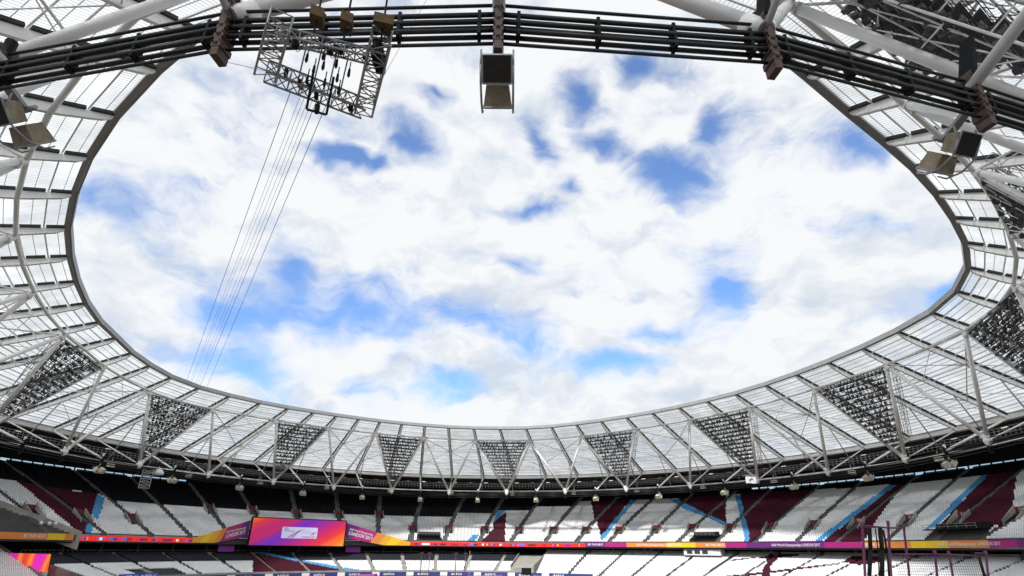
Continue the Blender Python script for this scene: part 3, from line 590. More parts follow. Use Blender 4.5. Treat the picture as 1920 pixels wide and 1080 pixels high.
# perimeter boards
bd = empty('perimeter_board', 'long navy advertising board along the foot of the lower tiers', 'advertising board')
strip('board_face', navyb, 1.35, 8.6, [(-15.2, 1.4), (-15.0, 1.4), (-15.0, 2.72), (-15.2, 2.72)], bd)
for k in np.arange(1.7, 8.4, .62):
    strip('white_patch', whitep, k-.2, k-.07, [(-15.26, 1.5), (-15.22, 1.5), (-15.22, 2.65), (-15.26, 2.65)], bd)
    rtext(bd, 'asics', k, k+.2, 1.75, 2.5, -15.28)
td = empty('sponsor_board', 'bright blue TDK board standing before the left lower seats', 'advertising board')
strip('board_face', blueb, .45, 1.03, [(-15.6, 1.0), (-15.4, 1.0), (-15.4, 3.9), (-15.6, 3.9)], td)
for k in (.49, .77): rtext(td, 'TDK', k+.06, k+.24, 2.0, 3.6, -15.66); strip('diamond_mark', whitep, k, k+.045, [(-15.68, 2.1), (-15.64, 2.1), (-15.64, 3.5), (-15.68, 3.5)], td)
# LED panel at the left corner
lp = empty('corner_led_panel', 'bright pink and orange LED panel above the corner seats', 'screen')
def led_mat():
    m = bpy.data.materials.new('pink_led_wave'); m.use_nodes = True; t = m.node_tree; b_ = t.nodes['Principled BSDF']; n = t.nodes.new
    tc = n('ShaderNodeTexCoord'); wv = n('ShaderNodeTexWave'); wv.inputs['Scale'].default_value = .05; wv.inputs['Distortion'].default_value = 2; t.links.new(tc.outputs['Object'], wv.inputs[0])
    r = n('ShaderNodeValToRGB'); t.links.new(wv.outputs[1], r.inputs[0]); e = r.color_ramp.elements; e[0].color = (.75, .05, .03, 1); e[1].color = (.65, .02, .45, 1); q = e.new(.35); q.color = (.85, .25, .03, 1); q = e.new(.7); q.color = (.8, .03, .2, 1)
    t.links.new(r.outputs[0], b_.inputs['Base Color']); t.links.new(r.outputs[0], b_.inputs['Emission Color']); b_.inputs['Emission Strength'].default_value = .55; return m
f_ = 2.3; LPp = [V(-48.25*f_, 138, 10-.74*f_), V(-44.26*f_, 138, 10-.8*f_), V(-44.03*f_, 138, 10-2.32*f_), V(-48.0*f_, 138, 10-2.3*f_)]
b = MB(); back = V(-.3, .5, 0); b.hexa([LPp[3], LPp[2], LPp[2]+back, LPp[3]+back, LPp[0], LPp[1], LPp[1]+back, LPp[0]+back]); b.build('led_face', led_mat(), lp)
b = MB(); c = (LPp[0]+LPp[2])/2+V(0, .75, 0)
for q in (-3, 0, 3): b.tube(V(c[0]+q, c[1], 0), V(c[0]+q, c[1], LPp[0][2]), .12, 6)
b.build('support_frame', black, lp)

hb = empty('timber_hoarding', 'pinkish brown panelled hoarding right of the corner LED panel', 'hoarding')
hm = mat('pinkish_timber_hoarding', (.24, .17, .15), .8, var=.15)
for i in range(4):
    x0, x1 = -102.6+2.4*i, -102.6+2.4*(i+1)-.08; z0, z1 = 6.1-.7*i, 6.1-.7*(i+1); b = MB(); Y = 140-.3*i
    b.hexa([V(x0, Y, 0), V(x1, Y, 0), V(x1, Y+.2, 0), V(x0, Y+.2, 0), V(x0, Y, z0), V(x1, Y, z1), V(x1, Y+.2, z1), V(x0, Y+.2, z0)]); b.build('panel', hm, hb)

# ------------------------------------------------------------------ roof
roof = empty('stadium_roof', 'white steel roof ring with translucent corrugated panels around the open sky', 'roof')
NP = 14; allp = []
for k in HALF:
    for j in range(NP):
        s0, s1 = j/NP, (j+1)/NP
        q = [roofpt(k+a, s, .5) for a, s in ((.012, s0+.002), (.488, s0+.002), (.488, s1-.002), (.012, s1-.002))]
        c = sum(q)/4; area = np.linalg.norm(np.cross(q[1]-q[0], q[3]-q[0])); d = c-CAM; dist = np.linalg.norm(d)
        dep = d[1]*math.cos(.4367)+d[2]*math.sin(.4367); vis = 0
        if dep > 1:
            u = d[0]/dep; v = (-d[1]*math.sin(.4367)+d[2]*math.cos(.4367))/dep
            if abs(u) < .95 and abs(v) < .55: vis = 1
        allp.append((-vis*area*abs(d[2])/dist**3, q))
allp.sort(key=lambda t: t[0])
def panel_build(b, name):
    o = b.build(name, panelm, roof, uvs=True); me = o.data; me.materials.append(skinm); me.polygons.foreach_set('material_index', [0 if i % 6 == 0 else 1 for i in range(len(me.polygons))]); return o
def panel(b, q):
    w0 = np.linalg.norm(q[1]-q[0]); h0 = np.linalg.norm(q[3]-q[0]); i = len(b.v); up = V(0, 0, .05); b.v += list(q)+[x+up for x in q]
    for f, uv in (((0, 1, 2, 3), 1), ((7, 6, 5, 4), 0), ((0, 4, 5, 1), 0), ((1, 5, 6, 2), 0), ((2, 6, 7, 3), 0), ((3, 7, 4, 0), 0)):
        b.f.append(tuple(i+x for x in f)); cc = {0: (0, 0), 1: (w0, 0), 2: (w0, h0), 3: (0, h0)}; b.uv.append([cc[x % 4] for x in f])
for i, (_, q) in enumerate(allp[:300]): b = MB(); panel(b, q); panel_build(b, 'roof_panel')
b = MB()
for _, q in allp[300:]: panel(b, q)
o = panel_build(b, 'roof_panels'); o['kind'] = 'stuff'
for j in range(1, NP+1):                                        # purlins, one ring each
    b = MB(); s = j/NP
    for k in HALF: b.beam(roofpt(k, s, .32), roofpt(k+.5, s, .32), .16, .22)
    b.build('purlin', white if j < NP else greysteel, roof)
    b = MB(); s = (j-.5)/NP
    for k in HALF: b.beam(roofpt(k, s, .40), roofpt(k+.5, s, .40), .06, .09)
    b.build('sheeting_rail', mat('pale_grey_rail', (.55, .55, .55), .5), roof)
for k in HALF:                                                  # rafters
    e, t_, u_ = roofpt(k, .012, -.05), top(k)+V(0, 0, .55), roofpt(k, 1, -.1); sd = tang(k); b = MB(); dn = V(0, 0, 1)
    pr = [(roofpt(k, .01), .30), (roofpt(k, .03), .75), (roofpt(k, .13), 1.15), (roofpt(k, .6), 1.15), (roofpt(k, 1.0), .8)]
    for (a, ha), (c, hc) in zip(pr, pr[1:]):
        b.hexa([a-sd*.24-dn*ha, c-sd*.24-dn*hc, c+sd*.24-dn*hc, a+sd*.24-dn*ha, a-sd*.24-dn*.02, c-sd*.24-dn*.02, c+sd*.24-dn*.02, a+sd*.24-dn*.02])
    rf = b.build('rafter', white, roof)
    b = MB()
    for j in range(NP):
        a, c = roofpt(k, (j+.10)/NP, .2), roofpt(k, (j+.90)/NP, .2); b.beam(a, c, 1.05, .36)
    b.build('gutter', darkgut, rf)
for k in HALF:                                                  # edge fascia, bay by bay
    a, c = edge(k), edge(k+.5); n0 = unit((outer(k)-a)*V(1, 1, 0)); n1 = unit((outer(k+.5)-c)*V(1, 1, 0)); up = V(0, 0, 1); b = MB()
    b.hexa([a-up*.25, c-up*.25, c+n1*.6-up*.1, a+n0*.6-up*.1, a+up*.7, c+up*.7, c+n1*.6+up*.7, a+n0*.6+up*.7]); fs = b.build('fascia', fasciam, roof)
    b = MB(); b.hexa([a-n0*.28-up*.05, c-n1*.28-up*.05, c-n1*.01-up*.05, a-n0*.01-up*.05, a-n0*.28+up*.95, c-n1*.28+up*.95, c-n1*.01+up*.95, a-n0*.01+up*.95]); b.build('edge_strip', fascialt, fs)
b = MB()
for k in HALF: b.tube(top(k), top(k+.5), .30, 10)
b.build('ring_tube', white, roof, True)
TOPS = [i+.5 for i in range(-7, 21)]
for i in range(-7, 21):                                         # raking struts in pairs
    nd = ring(i, RZ+.9)
    for d in (-.5, .5):
        b = MB(); b.tube(nd, top(i+d), .40, 12); p = top(i+d); q = p+(nd-p)*.035; b.tube(q, q+(nd-p)*.012, .50, 12); q = nd+(p-nd)*.05; b.tube(nd, q, .44, 12); b.build('strut', white, roof, True)
for i in range(-7, 21):                                         # cross bracing below the panels
    b = MB()
    b.tube(top(i-.5)+V(0, 0, -.1), roofpt(i, .42, -1.0), .13, 6); b.tube(top(i+.5)+V(0, 0, -.1), roofpt(i, .42, -1.0), .13, 6)
    b.tube(roofpt(i, .42, -1.0), roofpt(i-.5, .72, -.9), .12, 6); b.tube(roofpt(i, .42, -1.0), roofpt(i+.5, .72, -.9), .12, 6)
    for h in (-.5, 0): b.tube(roofpt(i+h, .20, -.85), roofpt(i+h+.5, .42, -.85), .07, 5); b.tube(roofpt(i+h+.5, .20, -.85), roofpt(i+h, .42, -.85), .07, 5); b.tube(roofpt(i+h, .62, -.8), roofpt(i+h+.5, .85, -.7), .07, 5)
    b.tube(roofpt(i-.5, .42, -.9), roofpt(i, .42, -.9), .10, 6); b.tube(roofpt(i, .42, -.9), roofpt(i+.5, .42, -.9), .10, 6)
    b.build('brace', white, roof, True)
for i in range(-7, 21):
    for h in (0, .5):
        k = i+h; b = MB(); b.tube(ring(k, RZ+.8), roofpt(k, 1, -.6), .27 if h else .16, 8); b.build('radial_rod', white, roof, True)
        if -3 < k < 17: b = MB(); b.tube(P(k, 11.5, 31.7), roofpt(k, .62, -.8), .16, 6); b.build('hanger_rod', greysteel, roof, True)
strip('eaves_band', white, -3.2, 17.2, [(OUT-.1, OZ-.9), (OUT+1.2, OZ-1.0), (OUT+1.2, OZ+.6), (OUT-.1, OZ+.6)], roof)
strip('roof_lining', ceilm, -3.2, 17.2, [(OUT+1.0, OZ-1.1), (44, 36.2), (44, 36.6), (OUT+1.0, OZ-.6)], roof)
for k in np.arange(-3, 17, .25):
    b = MB(); b.beam(P(k, OUT+1.3, OZ-1.3), P(k, 42, 36.1), .25, .4); b.build('lining_rib', ceilm, roof)
# walkway behind the cable ring
cwk = empty('maintenance_walkway', 'railed grey walkway running round behind the cable ring', 'walkway')
strip('deck', darkgut, -2.8, 16.8, [(11.2, 32.9), (12.6, 32.9), (12.6, 33.1), (11.2, 33.1)], cwk)
ks = np.arange(-2.8, 16.8, .125)
for zz in (33.7, 34.3, 34.9):
    b = MB()
    for k in ks: b.tube(P(k, 11.2, zz), P(k+.125, 11.2, zz), .05, 4)
    b.build('rail', greysteel, cwk)
b = MB()
for k in np.arange(-2.8, 16.8, .05):
    c = P(k, 11.2, 33); b.tube(c, c+V(0, 0, 1.9), .045, 4)
    c = P(k, 12.6, 33); b.tube(c, c+V(0, 0, 1.9), .04, 4)
b.build('rail_posts', greysteel, cwk)['kind'] = 'stuff'
b = MB()
for k in ks: b.tube(P(k, 10.8, 31.7), P(k+.125, 10.8, 31.7), .26, 8)
b.build('support_tube', white, cwk, True)
for i, k in enumerate(np.arange(-2.7, 16.7, .25)):
    b = MB(); c = P(k, 14, 35.4); b.box(c, tang(k)*.75, n3d(k)*.1, V(0, 0, .1)); b.build('light_batten', mat('lit_batten', (.9, .85, .6), .5, var=.02, emit=.6) if i % 2 else greysteel, cwk)

# ------------------------------------------------------------------ cable ring
cr_ = empty('cable_ring', 'bundled black cable ring slung on brown castings below the roof', 'cables')
ROWS = [(1.2, (0,), .075), (.47, (-.19, .15), .105), (.04, (-.15, .19), .11), (-.44, (-.18, .17), .105), (-1.02, (0,), .075)]
for dz, offs, rr in ROWS:
    for of in offs:
        b = MB()
        for k in HALF:
            a, c = ring(k, RZ+dz), ring(k+.5, RZ+dz); a[:2] += nrm(k)*of; c[:2] += nrm(k+.5)*of; b.tube(a, c, rr, 8)
        b.build('cable', cablem, cr_, True)
for k in HALF:
    tg, n = tang(k), n3d(k); c = ring(k); b = MB(); up = V(0, 0, 1)
    b.hexa([c-tg*.16-n*.34-up*1.62, c+tg*.16-n*.34-up*1.62, c+tg*.16+n*.34-up*1.62, c-tg*.16+n*.34-up*1.62, c-tg*.15-n*.42+up*1.6, c+tg*.15-n*.42+up*1.6, c+tg*.15+n*.42+up*1.6, c-tg*.15+n*.42+up*1.6])
    for z in (-1.02, -.5, 0, .5, 1.2): b.box(c+up*z, tg*.21, n*.37, up*.15)
    nr_ = 18 < k % 28 < 23; cl = b.build('clamp', rust if nr_ else black, cr_)
    if nr_:
        for z in (-1.02, -.5, 0, .5, 1.2):
            b = MB(); b.box(c+up*z+n*.375, tg*.085, n*.012, up*.075); b.build('clamp_slot', black, cl)
            for q_ in (-.16, .16): b = MB(); b.tube(c+up*(z+.1)+tg*q_+n*.36, c+up*(z+.1)+tg*q_+n*.43, .03, 6); b.build('bolt', black, cl)
    b = MB()
    if nr_ and k % 28 != 21.5: b.hexa([c-tg*.13-n*.3+up*1.4, c+tg*.13-n*.3+up*1.4, c+tg*.13+n*.5+up*1.4, c-tg*.13+n*.5+up*1.4, c-tg*.1+n*.4+up*3.3, c+tg*.1+n*.4+up*3.3, c+tg*.1+n*1.0+up*3.3, c-tg*.1+n*1.0+up*3.3])
    else: b.tube(c+up*1.3, c+up*2.1, .25, 8)
    b.build('lug', black if nr_ else white, cl)
    if k % 1 == 0 and not nr_: b = MB(); b.lathe(ring(k, RZ+.6), [(.3, .9), (.75, .45), (.8, .1), (.5, -.6), (.05, -1.1)], 12); b.build('node_casting', white, cl, True)
for k in (18, 18.5, 19, 19.5, 20, 20.5, 21, 21.5, 22, 22.5):
    for f in (.07, .36, .64, .93):
        a, c = ring(k), ring(k+.5); p = a+(c-a)*f; d = unit(c-a); b = MB(); b.box(p, d*.07, n3d(k)*.25, V(0, 0, .66)); b.build('spacer', black, cr_)

# ------------------------------------------------------------------ floodlight arrays
def lattice(b, p0, p1, a, c, n, r, rd):
    """box truss: four chords round the axis p0-p1 with half-sides a and c (vectors)"""
    cs = [a+c, a-c, -a-c, -a+c]
    for q in cs: b.tube(p0+q, p1+q, r, 6)
    for i in range(n):
        u0, u1 = p0+(p1-p0)*i/n, p0+(p1-p0)*(i+1)/n
        for j in range(4):
            x, y = (j, (j+1) % 4) if i % 2 else ((j+1) % 4, j)
            b.tube(u0+cs[x], u1+cs[y], rd, 5); b.tube(u0+cs[j], u0+cs[(j+1) % 4], rd, 5)
lampm = mat('charcoal_lamp_housing', (.06, .062, .068), .5, .3, var=.5, scale=.6)
ids = [i for i in range(-1, 21) if i % 2]
order = {1: 'leftmost of the far arrays, beside the screen end', 3: 'second of the far arrays from the left', 5: 'third of the far arrays from the left', 7: 'middle one of the far arrays', 9: 'fifth of the far arrays from the left', 11: 'sixth from the left, above the small flag', 13: 'large one on the right, above the magenta cage', -1: 'large slanting one at the left edge', 15: 'cut by the right edge of the picture', 19: 'stepped platforms overhead at top right', 17: 'high on the right behind tubes', -3: 'far left behind struts', -5: 'top left behind the thick tube'}
for i in ids:
    root = empty('floodlight_array', 'dark triangular floodlight array, '+order.get(i, 'overhead'), 'floodlight array', 'floodlight arrays hung between struts')
    Nn_, Ta, Tb = ring(i, RZ+.9), top(i-.5), top(i+.5); pn = unit(np.cross(Tb-Ta, Nn_-Ta)); c0 = V(ECX, ECY, RZ); pn = pn if pn@(c0-Nn_) > 0 else -pn
    near_ = i >= 17
    dn = unit(Nn_-(Ta+Tb)/2); ax = unit(Tb-Ta)
    sh = -2.4 if i == 19 else 0
    sx_ = 2.2 if i == 19 else 0
    def q(f, u, d=0): d += sh; a = Ta+(Nn_-Ta)*f; c = Tb+(Nn_-Tb)*f; return a+(c-a)*u+pn*d+ax*sx_
    b = MB(); f0, f1 = .035, .80
    b.tube(q(f0, .03, .4), q(f0, .97, .4), .12, 6); b.tube(q(f0, .03, -1.6), q(f0, .97, -1.6), .12, 6)
    for dd in (.4, -1.6):
        b.tube(q(f0, .04, dd), q(f1+.06, .08, dd), .09, 6); b.tube(q(f0, .96, dd), q(f1+.06, .92, dd), .09, 6)
        for u in (.25, .5, .75): b.tube(q(f0, u, dd), q(f1-.25+.25*(1-abs(u-.5)*4), u, dd), .06, 5)
        b.tube(q(f0, .1, dd), q(.5, .85, dd), .06, 5); b.tube(q(f0, .9, dd), q(.5, .15, dd), .06, 5); b.tube(q(.32, .08, dd), q(.78, .8, dd), .06, 5); b.tube(q(.32, .92, dd), q(.78, .2, dd), .06, 5)
    for f in np.linspace(f0, f1, 6):
        for u in (.06, .94): b.tube(q(f, u, .4), q(f, u, -1.6), .06, 5)
    b.tube(q(.86, .05, -.6), q(.86, .95, -.6), .1, 6)
    b.build('frame', greysteel if not near_ else white, root)
    nr = 14; gr = random.Random(i)
    for r_i in range(nr):
        f = f0+.03+(f1-f0-.03)*r_i/(nr-1); L = np.linalg.norm(q(f, 1)-q(f, 0)); b = MB(); a, c = q(f, .5, -.5)-ax*(L/2-.7), q(f, .5, -.5)+ax*(L/2-.7)
        if L < 2.4: continue
        b.beam(a, c, .6, .07, up=tuple(dn)); b.beam(a+pn*.45, c+pn*.45, .08, .18, up=tuple(dn)); b.beam(a-pn*.8-dn*.9, c-pn*.8-dn*.9, .05, .05); b.beam(a-pn*.8-dn*.5, c-pn*.8-dn*.5, .05, .05)
        nl = max(1, int((L-1.4)/1.05))
        for x in range(nl+1):
            p = a+(c-a)*(x/max(1, nl)) if nl else (a+c)/2
            b.tube(p-pn*.8, p-pn*.8-dn*.95, .035, 4)
            if gr.random() < .22: continue
            h = p+pn*(.65+gr.uniform(-.15, .25))-dn*(.40+gr.uniform(-.12, .25))+ax*gr.uniform(-.2, .2); tl = unit(pn*.75+dn*gr.uniform(.4, .9)+ax*gr.uniform(-.25, .25)); tu = unit(np.cross(ax, tl))
            b.box(h, ax*.27, tl*.2, tu*.25); b.tube(h-tl*.2, h-tl*.62, .2, 8, .1); b.beam(h, p+pn*.55, .08, .08)
        b.build('lamp_row', lampm, root)
    b = MB()
    for u in np.linspace(.08, .92, 9):
        fe = f0+(f1-f0)*(1-abs(u-.5)*2)**.9
        b.beam(q(f0, u, -1.0), q(max(f0+.06, fe-.03), u, -1.0), .12, .12, up=tuple(pn))
    b.build('upright', black, root)
    # ladder mast beside the array
    b = MB(); p0, p1 = q(.02, 1.03, -1.8), q(.84, 1.25, -1.8)
    lattice(b, p0, p1, ax*.5, pn*.5, 9, .05, .03); b.build('ladder_mast', greysteel, root)

# ------------------------------------------------------------------ loudspeakers
def speaker(k, sc_=1.0, label='', group=None, shift=0, drop=1.6):
    root = empty('loudspeaker', label, 'loudspeaker', group); tg, n, up = tang(k), n3d(k), V(0, 0, 1); c = ring(k, RZ-drop); close = 18 < k < 23; gm = greysteel if close else offwhite
    cc = c-n*shift-up*.55
    b = MB(); b.hexa([c-tg*.2-n*.2+up*.3, c+tg*.2-n*.2+up*.3, c+tg*.2+n*.2+up*.3, c-tg*.2+n*.2+up*.3][::-1]+[cc-tg*.24-n*.2, cc+tg*.24-n*.2, cc+tg*.24+n*.2, cc-tg*.24+n*.2][::-1]); b.build('hanger', gm, root)
    arc = [cc+(n*x+up*z)*sc_ for x, z in ((1.35, -.1), (1.3, -1.1), (.7, -1.9), (-.3, -2.2), (-1.3, -2.0), (-1.75, -1.5))]
    for sg in (-1, 1): b = MB(); b.poly([p+tg*sg*.86*sc_ for p in arc], .045, 6); b.build('yoke_arm', gm, root, True)
    b = MB(); b.beam(cc-tg*.9*sc_, cc+tg*.9*sc_, .14, .2); b.build('yoke_bar', gm, root)
    for (ox, oz, ang) in ((.72, -.9, .72), (-.82, -1.2, -.72)):
        fx = n*math.cos(ang)*(1 if ox > 0 else -1)-up*abs(math.sin(ang)); fx = unit(fx); fu = unit(np.cross(tg, fx)); fu = fu if fu[2] > 0 else -fu
        ce = cc+(n*ox+up*oz)*sc_; b = MB(); hw, hb = .78*sc_, .62*sc_
        f0, b0 = ce+fx*.58*sc_, ce-fx*.58*sc_
        b.hexa([b0-tg*hb-fu*.55*sc_, b0+tg*hb-fu*.55*sc_, b0+tg*hb+fu*.55*sc_, b0-tg*hb+fu*.55*sc_, f0-tg*hw-fu*.7*sc_, f0+tg*hw-fu*.7*sc_, f0+tg*hw+fu*.7*sc_, f0-tg*hw+fu*.7*sc_])
        bx = b.build('cabinet', tan if close else offwhite, root); b = MB(); b.box(f0+fx*.03, tg*(hw-.04), fu*(.7*sc_-.04), fx*.03); b.build('grille', grille if close else offwhite, bx)
        for s1 in (-1, 1):
            b = MB(); b.beam(f0+tg*s1*hw-fu*.7*sc_, f0+tg*s1*hw+fu*.7*sc_, .07, .07); b.build('cabinet_trim', gm, bx)
            b = MB(); b.beam(f0-tg*hw+fu*s1*.7*sc_, f0+tg*hw+fu*s1*.7*sc_, .07, .07); b.build('cabinet_trim', gm, bx)
for j, k in enumerate([x+.5 for x in range(0, 14)]):
    speaker(k, .85, 'cream loudspeaker pair under far cable ring, %s from the left' % ORD[j], 'loudspeakers under the far ring', 0, .5)
speaker(20.5, .72, 'dark and tan loudspeaker pair hanging overhead against the sky near top centre', None, .3, 1.5)
speaker(19.5, .76, 'tan loudspeaker pair in a curved yoke near the right edge', None, 1.9, .25)
speaker(21.5, .80, 'tan loudspeaker pair in a curved yoke at the upper left edge', None, 1.6, .1)
for j in range(1, 14):
    b = MB(); c = P(j, 9.5, 30.6); b.box(c, tang(j)*.8, n3d(j)*.6, V(0, 0, .55)); b.tube(c+V(0, 0, .5), c+V(0, 0, 2), .08, 6)
    tag(b.build('delay_speaker', offwhite), 'small cream speaker box behind the ring node, %s from the left' % ORD[j-1], 'loudspeaker', 'small speakers behind the ring')

# ------------------------------------------------------------------ rope-camera truss under the near cables
rig = empty('camera_truss', 'silver lattice truss frame hung under the black cables at upper left', 'truss')
TA, TB, TC, TD = V(-8.61, 14.26, 27.3), V(-10.33, 17.1, 27.3), V(-6.29, 19.54, 27.3), V(-4.45, 15.0, 27.3)
TG = (TA+TB+TC+TD)/4; TA, TB, TC, TD = [TG+(x-TG)*.86+V(-.1, -.15, .15) for x in (TA, TB, TC, TD)]
up = V(0, 0, 1)
def trussb(p0, p1, w, n, name='truss_arm'):
    b = MB(); d = unit(p1-p0); sd = unit(np.cross(d, up)); lattice(b, p0, p1, sd*w/2, up*w/2, n, .045, .026); b.build(name, alu, rig)
trussb(TA, TB, .78, 6); trussb(TB, TC, .62, 9); trussb(TC, TD, .72, 8); trussb(TA+(TB-TA)*.25, TD+(TC-TD)*.28, .4, 9)
for u in (.3, .45, .6, .72):
    a, c = TA+(TD-TA)*u, TB+(TC-TB)*u; b = MB(); b.tube(a+(c-a)*.3, c, .03, 6); b.build('cross_tube', alu, rig)
for u, v in ((.33, .45), (.42, .6), (.5, .5), (.55, .75), (.62, .42), (.66, .62), (.7, .8), (.38, .8), (.48, .35), (.76, .5)):
    a, c = TA+(TD-TA)*u, TB+(TC-TB)*u; p = a+(c-a)*v; b = MB(); b.lathe(p-V(0, 0, .35), [(.02, .35), (.05, .3), (.06, .1), (.07, .0), (.03, -.12), (.01, -.14)], 8); b.tube(p, p+V(0, 0, .35), .025, 5); b.build('pulley', black, rig)
for p, wd in ((TA+(TD-TA)*.30+V(0, .3, .75), .22), (TA+(TD-TA)*.60+V(0, .3, .7), .2), (TD+(TC-TD)*.05+V(0, 0, .8), .36)):
    b = MB(); b.box(p, V(wd, .1, 0), V(-.08, .3, 0), V(0, 0, .24)); b.build('hoist_box', wood, rig); b = MB(); b.tube(p, p+V(0, 0, 1.6), .04, 6); b.tube(p, p-V(0, 0, .8), .04, 6); b.build('hanger', black, rig)
for i in range(16):                                  # small rigging clutter: motors, clamps, cable loops
    g_ = random.Random(40+i); u, v = g_.uniform(.12, .95), g_.choice((.02, .28, .3, .98, 1.0)); a, c = TA+(TD-TA)*u, TB+(TC-TB)*u; p = a+(c-a)*v+V(0, 0, g_.uniform(-.3, .3)); b = MB()
    b.box(p, V(g_.uniform(.05, .12), .02, 0), V(-.02, g_.uniform(.05, .1), 0), V(0, 0, g_.uniform(.06, .18))); b.build('rigging_motor', black, rig)
    b = MB(); pts = [p+V(.25*math.sin(t*2.2)*t, .1*t, -.35*math.sin(t*pi)) for t in np.linspace(0, 1, 7)]; b.poly(pts, .015, 4); b.build('cable_loop', black, rig)
b = MB(); p = TD+(TC-TD)*.3; b.box(p+V(.1, 0, .1), V(.18, 0, 0), V(0, .5, 0), V(0, 0, .35)); b.build('cable_bag', black, rig)
HB = [V(-8.04, 16.7, 26.3), V(-8.35, 17.44, 26.0), V(-7.64, 17.74, 26.0), V(-7.31, 16.98, 26.3)]
b = MB(); b.poly([HB[0]+V(0, 0, 1), HB[1], HB[2], HB[3]+V(0, 0, 1)], .05, 6); p = (HB[1]+HB[2])/2; b.lathe(p, [(.03, .5), (.1, .35), (.12, 0), (.04, -.1)], 8); b.build('camera_cradle', black, rig)
# ropes from the truss to the far roof edge
for j, (u, e_) in enumerate(((.26, (-93.04, 157.16, 53)), (.36, (-92.7, 158.4, 53)), (.40, (-92.5, 158.95, 53)), (.44, (-92.1, 160.2, 53)), (.48, (-91.8, 161.0, 53)), (.52, (-91.34, 161.71, 53)), (.62, (-90.31, 163.46, 53)))):
    a = TB+(TC-TB)*u-V(0, 0, .3); c = V(*e_); b = MB(); thick = j in (0, 5, 6); b.tube(a, c, .014 if thick else .008, 4, .035 if thick else .018)
    tag(b.build('rigging_rope', mat('grey_rope', (.10, .11, .12), .8)), 'thin rope slanting from truss to roof edge, %s of seven from the left' % ORD[j], 'rope', 'ropes from the camera truss')
b = MB(); b.tube(TC+V(.1, 0, .2), V(-3.1, 15.9, 32.2), .008, 4); tag(b.build('stay_wire', mat('grey_rope', (.1, .11, .12))), 'thin stay wire rising right from the truss corner', 'wire')
b = MB(); b.tube(TB, ring(21, RZ-1.6), .012, 4); tag(b.build('stay_wire', MATS['grey_rope']), 'short stay wire from the truss to the left casting', 'wire')

# ------------------------------------------------------------------ small things round the ring
fl = empty('hanging_flag', 'small white flag with a red and purple mark under the right arrays', 'flag')
b = MB(); c = V(72.2, 176.3, 29.5); tg = unit(V(205, -84, 0)); g = []
for i in range(7):
    for j in range(5): g.append(c+tg*(i/6-.5)*2.9+V(0, 0, (j/4-.5)*1.9+.12*math.sin(i))+unit(V(84, 205, 0))*.15*math.sin(i*1.3))
b.v = g; b.f = [(i*5+j, i*5+5+j, i*5+6+j, i*5+1+j) for i in range(6) for j in range(4)]; b.build('cloth', mat('flag_cloth', (.62, .64, .72), .8), fl)
b = MB(); q = c-unit(V(84, 205, 0))*.35; b.v = [q+tg*x+V(0, 0, z) for x, z in ((-.5, .4), (-.15, 0), (.0, .45), (.7, .4), (.6, .15), (.1, .1), (-.2, -.3), (-.55, .1))]; b.f = [tuple(range(8))]; b.build('mark', mat('flag_mark', (.3, .03, .15), .7), fl)
b = MB(); b.tube(c+tg*-2+V(0, 0, 1.35), c+tg*2+V(0, 0, 1.35), .06, 6); b.build('pole', greysteel, fl)
b = MB(); p = V(-92.6, 150, 24.5); tg = unit(V(150, 92, 0)); n = unit(V(-92, 150, 0)); lattice(b, p+V(0, 0, -1.3), p+V(0, 0, 3.2), tg*1.15, n*.3, 6, .09, .06); tag(b.build('hanging_ladder_frame', alu), 'short lattice ladder frame hanging below the ring at left', 'frame')
b = MB(); p = ring(1.28, 28.6); b.lathe(p, [(.05, 1.5), (.9, 1.2), (1.45, .5), (1.5, 0), (1.2, -.25), (.05, -.3)], 16); b.tube(p+V(0, 0, 1.2), p+V(0, 0, 2.2), .12, 6); tag(b.build('dome_antenna', whitep, None, True), 'white dome hanging from the ring at left', 'antenna')

# ------------------------------------------------------------------ athletics equipment
cage = empty('hammer_cage', 'purple hammer cage posts and black nets before the right-hand stand', 'cage')
def pst(x, z, Y): return V(x*Y/32, Y, 10+(z-10)*Y/32)
for (xt, zt_, xb, zb_, Y) in ((18.62, 11.36, 18.14, 8.93, 31), (20.0, 11.45, 19.47, 8.94, 33), (20.78, 11.3, 20.4, 8.95, 35), (22.04, 10.04, 21.82, 8.96, 33), (22.76, 10.02, 22.63, 8.97, 36), (24.67, 10.04, 24.43, 8.98, 34)):
    a, c = pst(xt, zt_, Y), pst(xb, zb_, Y); g = a+(c-a)*(a[2]/(a[2]-c[2])); b = MB(); b.tube(g, a, .062, 10); b.lathe(a, [(.085, -.1), (.085, .1), (.01, .12)], 10); b.lathe(g, [(.3, 0), (.3, .08), (.1, .12)], 10); b.build('post', purplem, cage, True)
b = MB(); A1, A2, A3 = pst(18.62, 11.3, 31), pst(20.0, 11.2, 33), pst(20.78, 11.2, 35); b.poly([A1, A2, A3], .038, 8); b.tube(A1-V(0, 0, .1), pst(19.5, 11.25, 34), .04, 6); b.build('top_rail', purplem, cage, True)
B1, B2, B3 = pst(19.9, 9.93, 33), pst(22.04, 9.96, 33), pst(24.34, 9.9, 34); b = MB(); b.poly([B1, B2, B3], .042, 8); b.tube(pst(24.67, 10.02, 34), pst(24.1, 10.03, 34), .05, 6); b.build('cross_rail', purplem, cage, True)
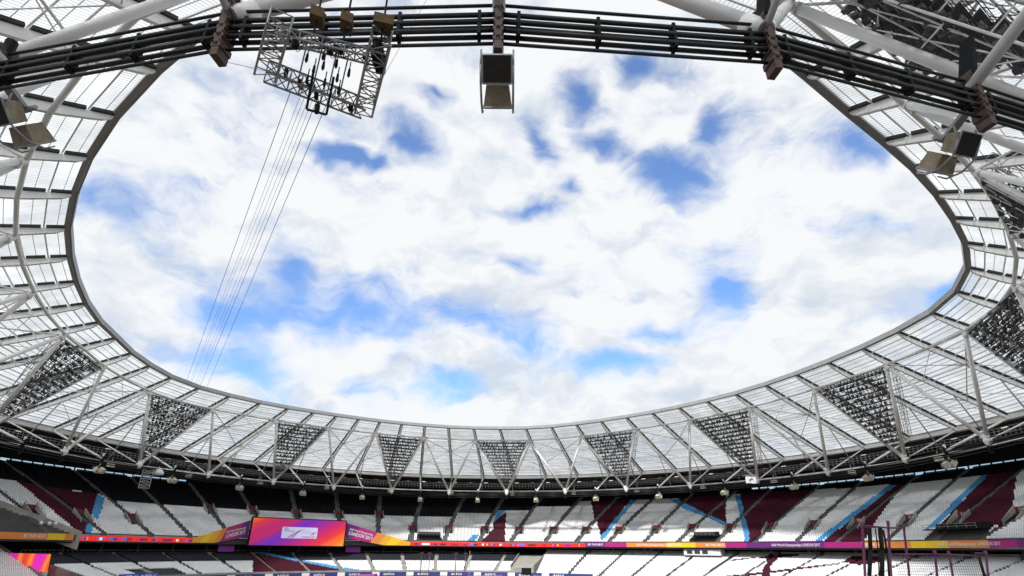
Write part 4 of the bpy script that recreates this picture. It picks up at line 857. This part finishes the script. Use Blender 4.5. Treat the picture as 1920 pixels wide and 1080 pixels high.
for (xt, xb, zt_, r_) in ((18.95, 18.4, 11.2, .10), (19.5, 19.05, 11.2, .11), (19.25, 18.9, 11.2, .03), (24.25, 24.2, 9.85, .07), (19.65, 19.4, 11.1, .05)):
    a, c = pst(xt, zt_, 32.5), pst(xb, 8.93, 32.5); g = a+(c-a)*(a[2]/(a[2]-c[2])); b = MB()
    for i in range(10):
        t0, t1 = i/10, (i+1)/10; p0, p1 = a+(g-a)*t0, a+(g-a)*t1; o_ = V(.05*math.sin(i*2.1), 0, 0); b.tube(p0+o_, p1+V(.05*math.sin((i+1)*2.1), 0, 0), r_, 7)
    b.build('gathered_net', netm, cage, True)
b = MB()
for u in np.linspace(0, 1, 40): p = (B1+(B2-B1)*u*2) if u < .5 else (B2+(B3-B2)*(u-.5)*2); b.tube(V(p[0]-.2, p[1], 2), p, .008, 3)
for z in np.arange(6, 9.9, .13): b.poly([V(p[0], p[1], z) for p in (B1, B2, B3)], .008, 3)
b.build('net', netm, cage)['kind'] = 'stuff'
for j, (x, lb) in enumerate(((-15.57, 'thin purple upright on the infield, first from the left'), (-14.12, 'thin purple upright on the infield, second from the left'), (-9.48, 'thin purple upright on the infield, third from the left'), (-7.78, 'thin purple upright on the infield, fourth from the left'))):
    o = empty('infield_upright', lb, 'post', 'purple infield uprights'); b = MB(); b.tube(V(x, 110, 0), V(x, 110, 9.3), .07, 8); b.build('pole', purplem, o, True); b = MB(); b.box(V(x, 110, 9.25), V(.3, 0, 0), V(0, .2, 0), V(0, 0, .1)); b.build('cap', purplem, o); b = MB(); b.lathe(V(x, 110, 0), [(.6, 0), (.6, .15), (.15, .25)], 10); b.build('foot', black, o)
b = MB(); b.tube(V(-6.9, 108, 0), V(-6.9, 108, 9.7), .05, 6); b.lathe(V(-6.9, 108, 0), [(.4, 0), (.4, .1), (.06, .2)], 8); tag(b.build('flag_pole', greysteel), 'thin grey pole beside the purple uprights', 'pole')
for x, Y, wd, lb in ((-24.5, 108, 3.2, 'low purple landing-mat cover by the boards, left'), (-3.8, 108, 5.2, 'long low purple landing-mat cover by the uprights')):
    b = MB(); c = V(x, Y, 3.0); b.hexa([c+V(-wd, -2, -3), c+V(wd, -2, -3), c+V(wd, 2, -3), c+V(-wd, 2, -3), c+V(-wd*.6, -1, 2.8), c+V(wd*.5, -1, 3.0), c+V(wd*.5, 1, 3.0), c+V(-wd*.6, 1, 2.8)]); tag(b.build('mat_cover', mat('purple_tarpaulin', (.33, .03, .25), .6, var=.25)), lb, 'cover')
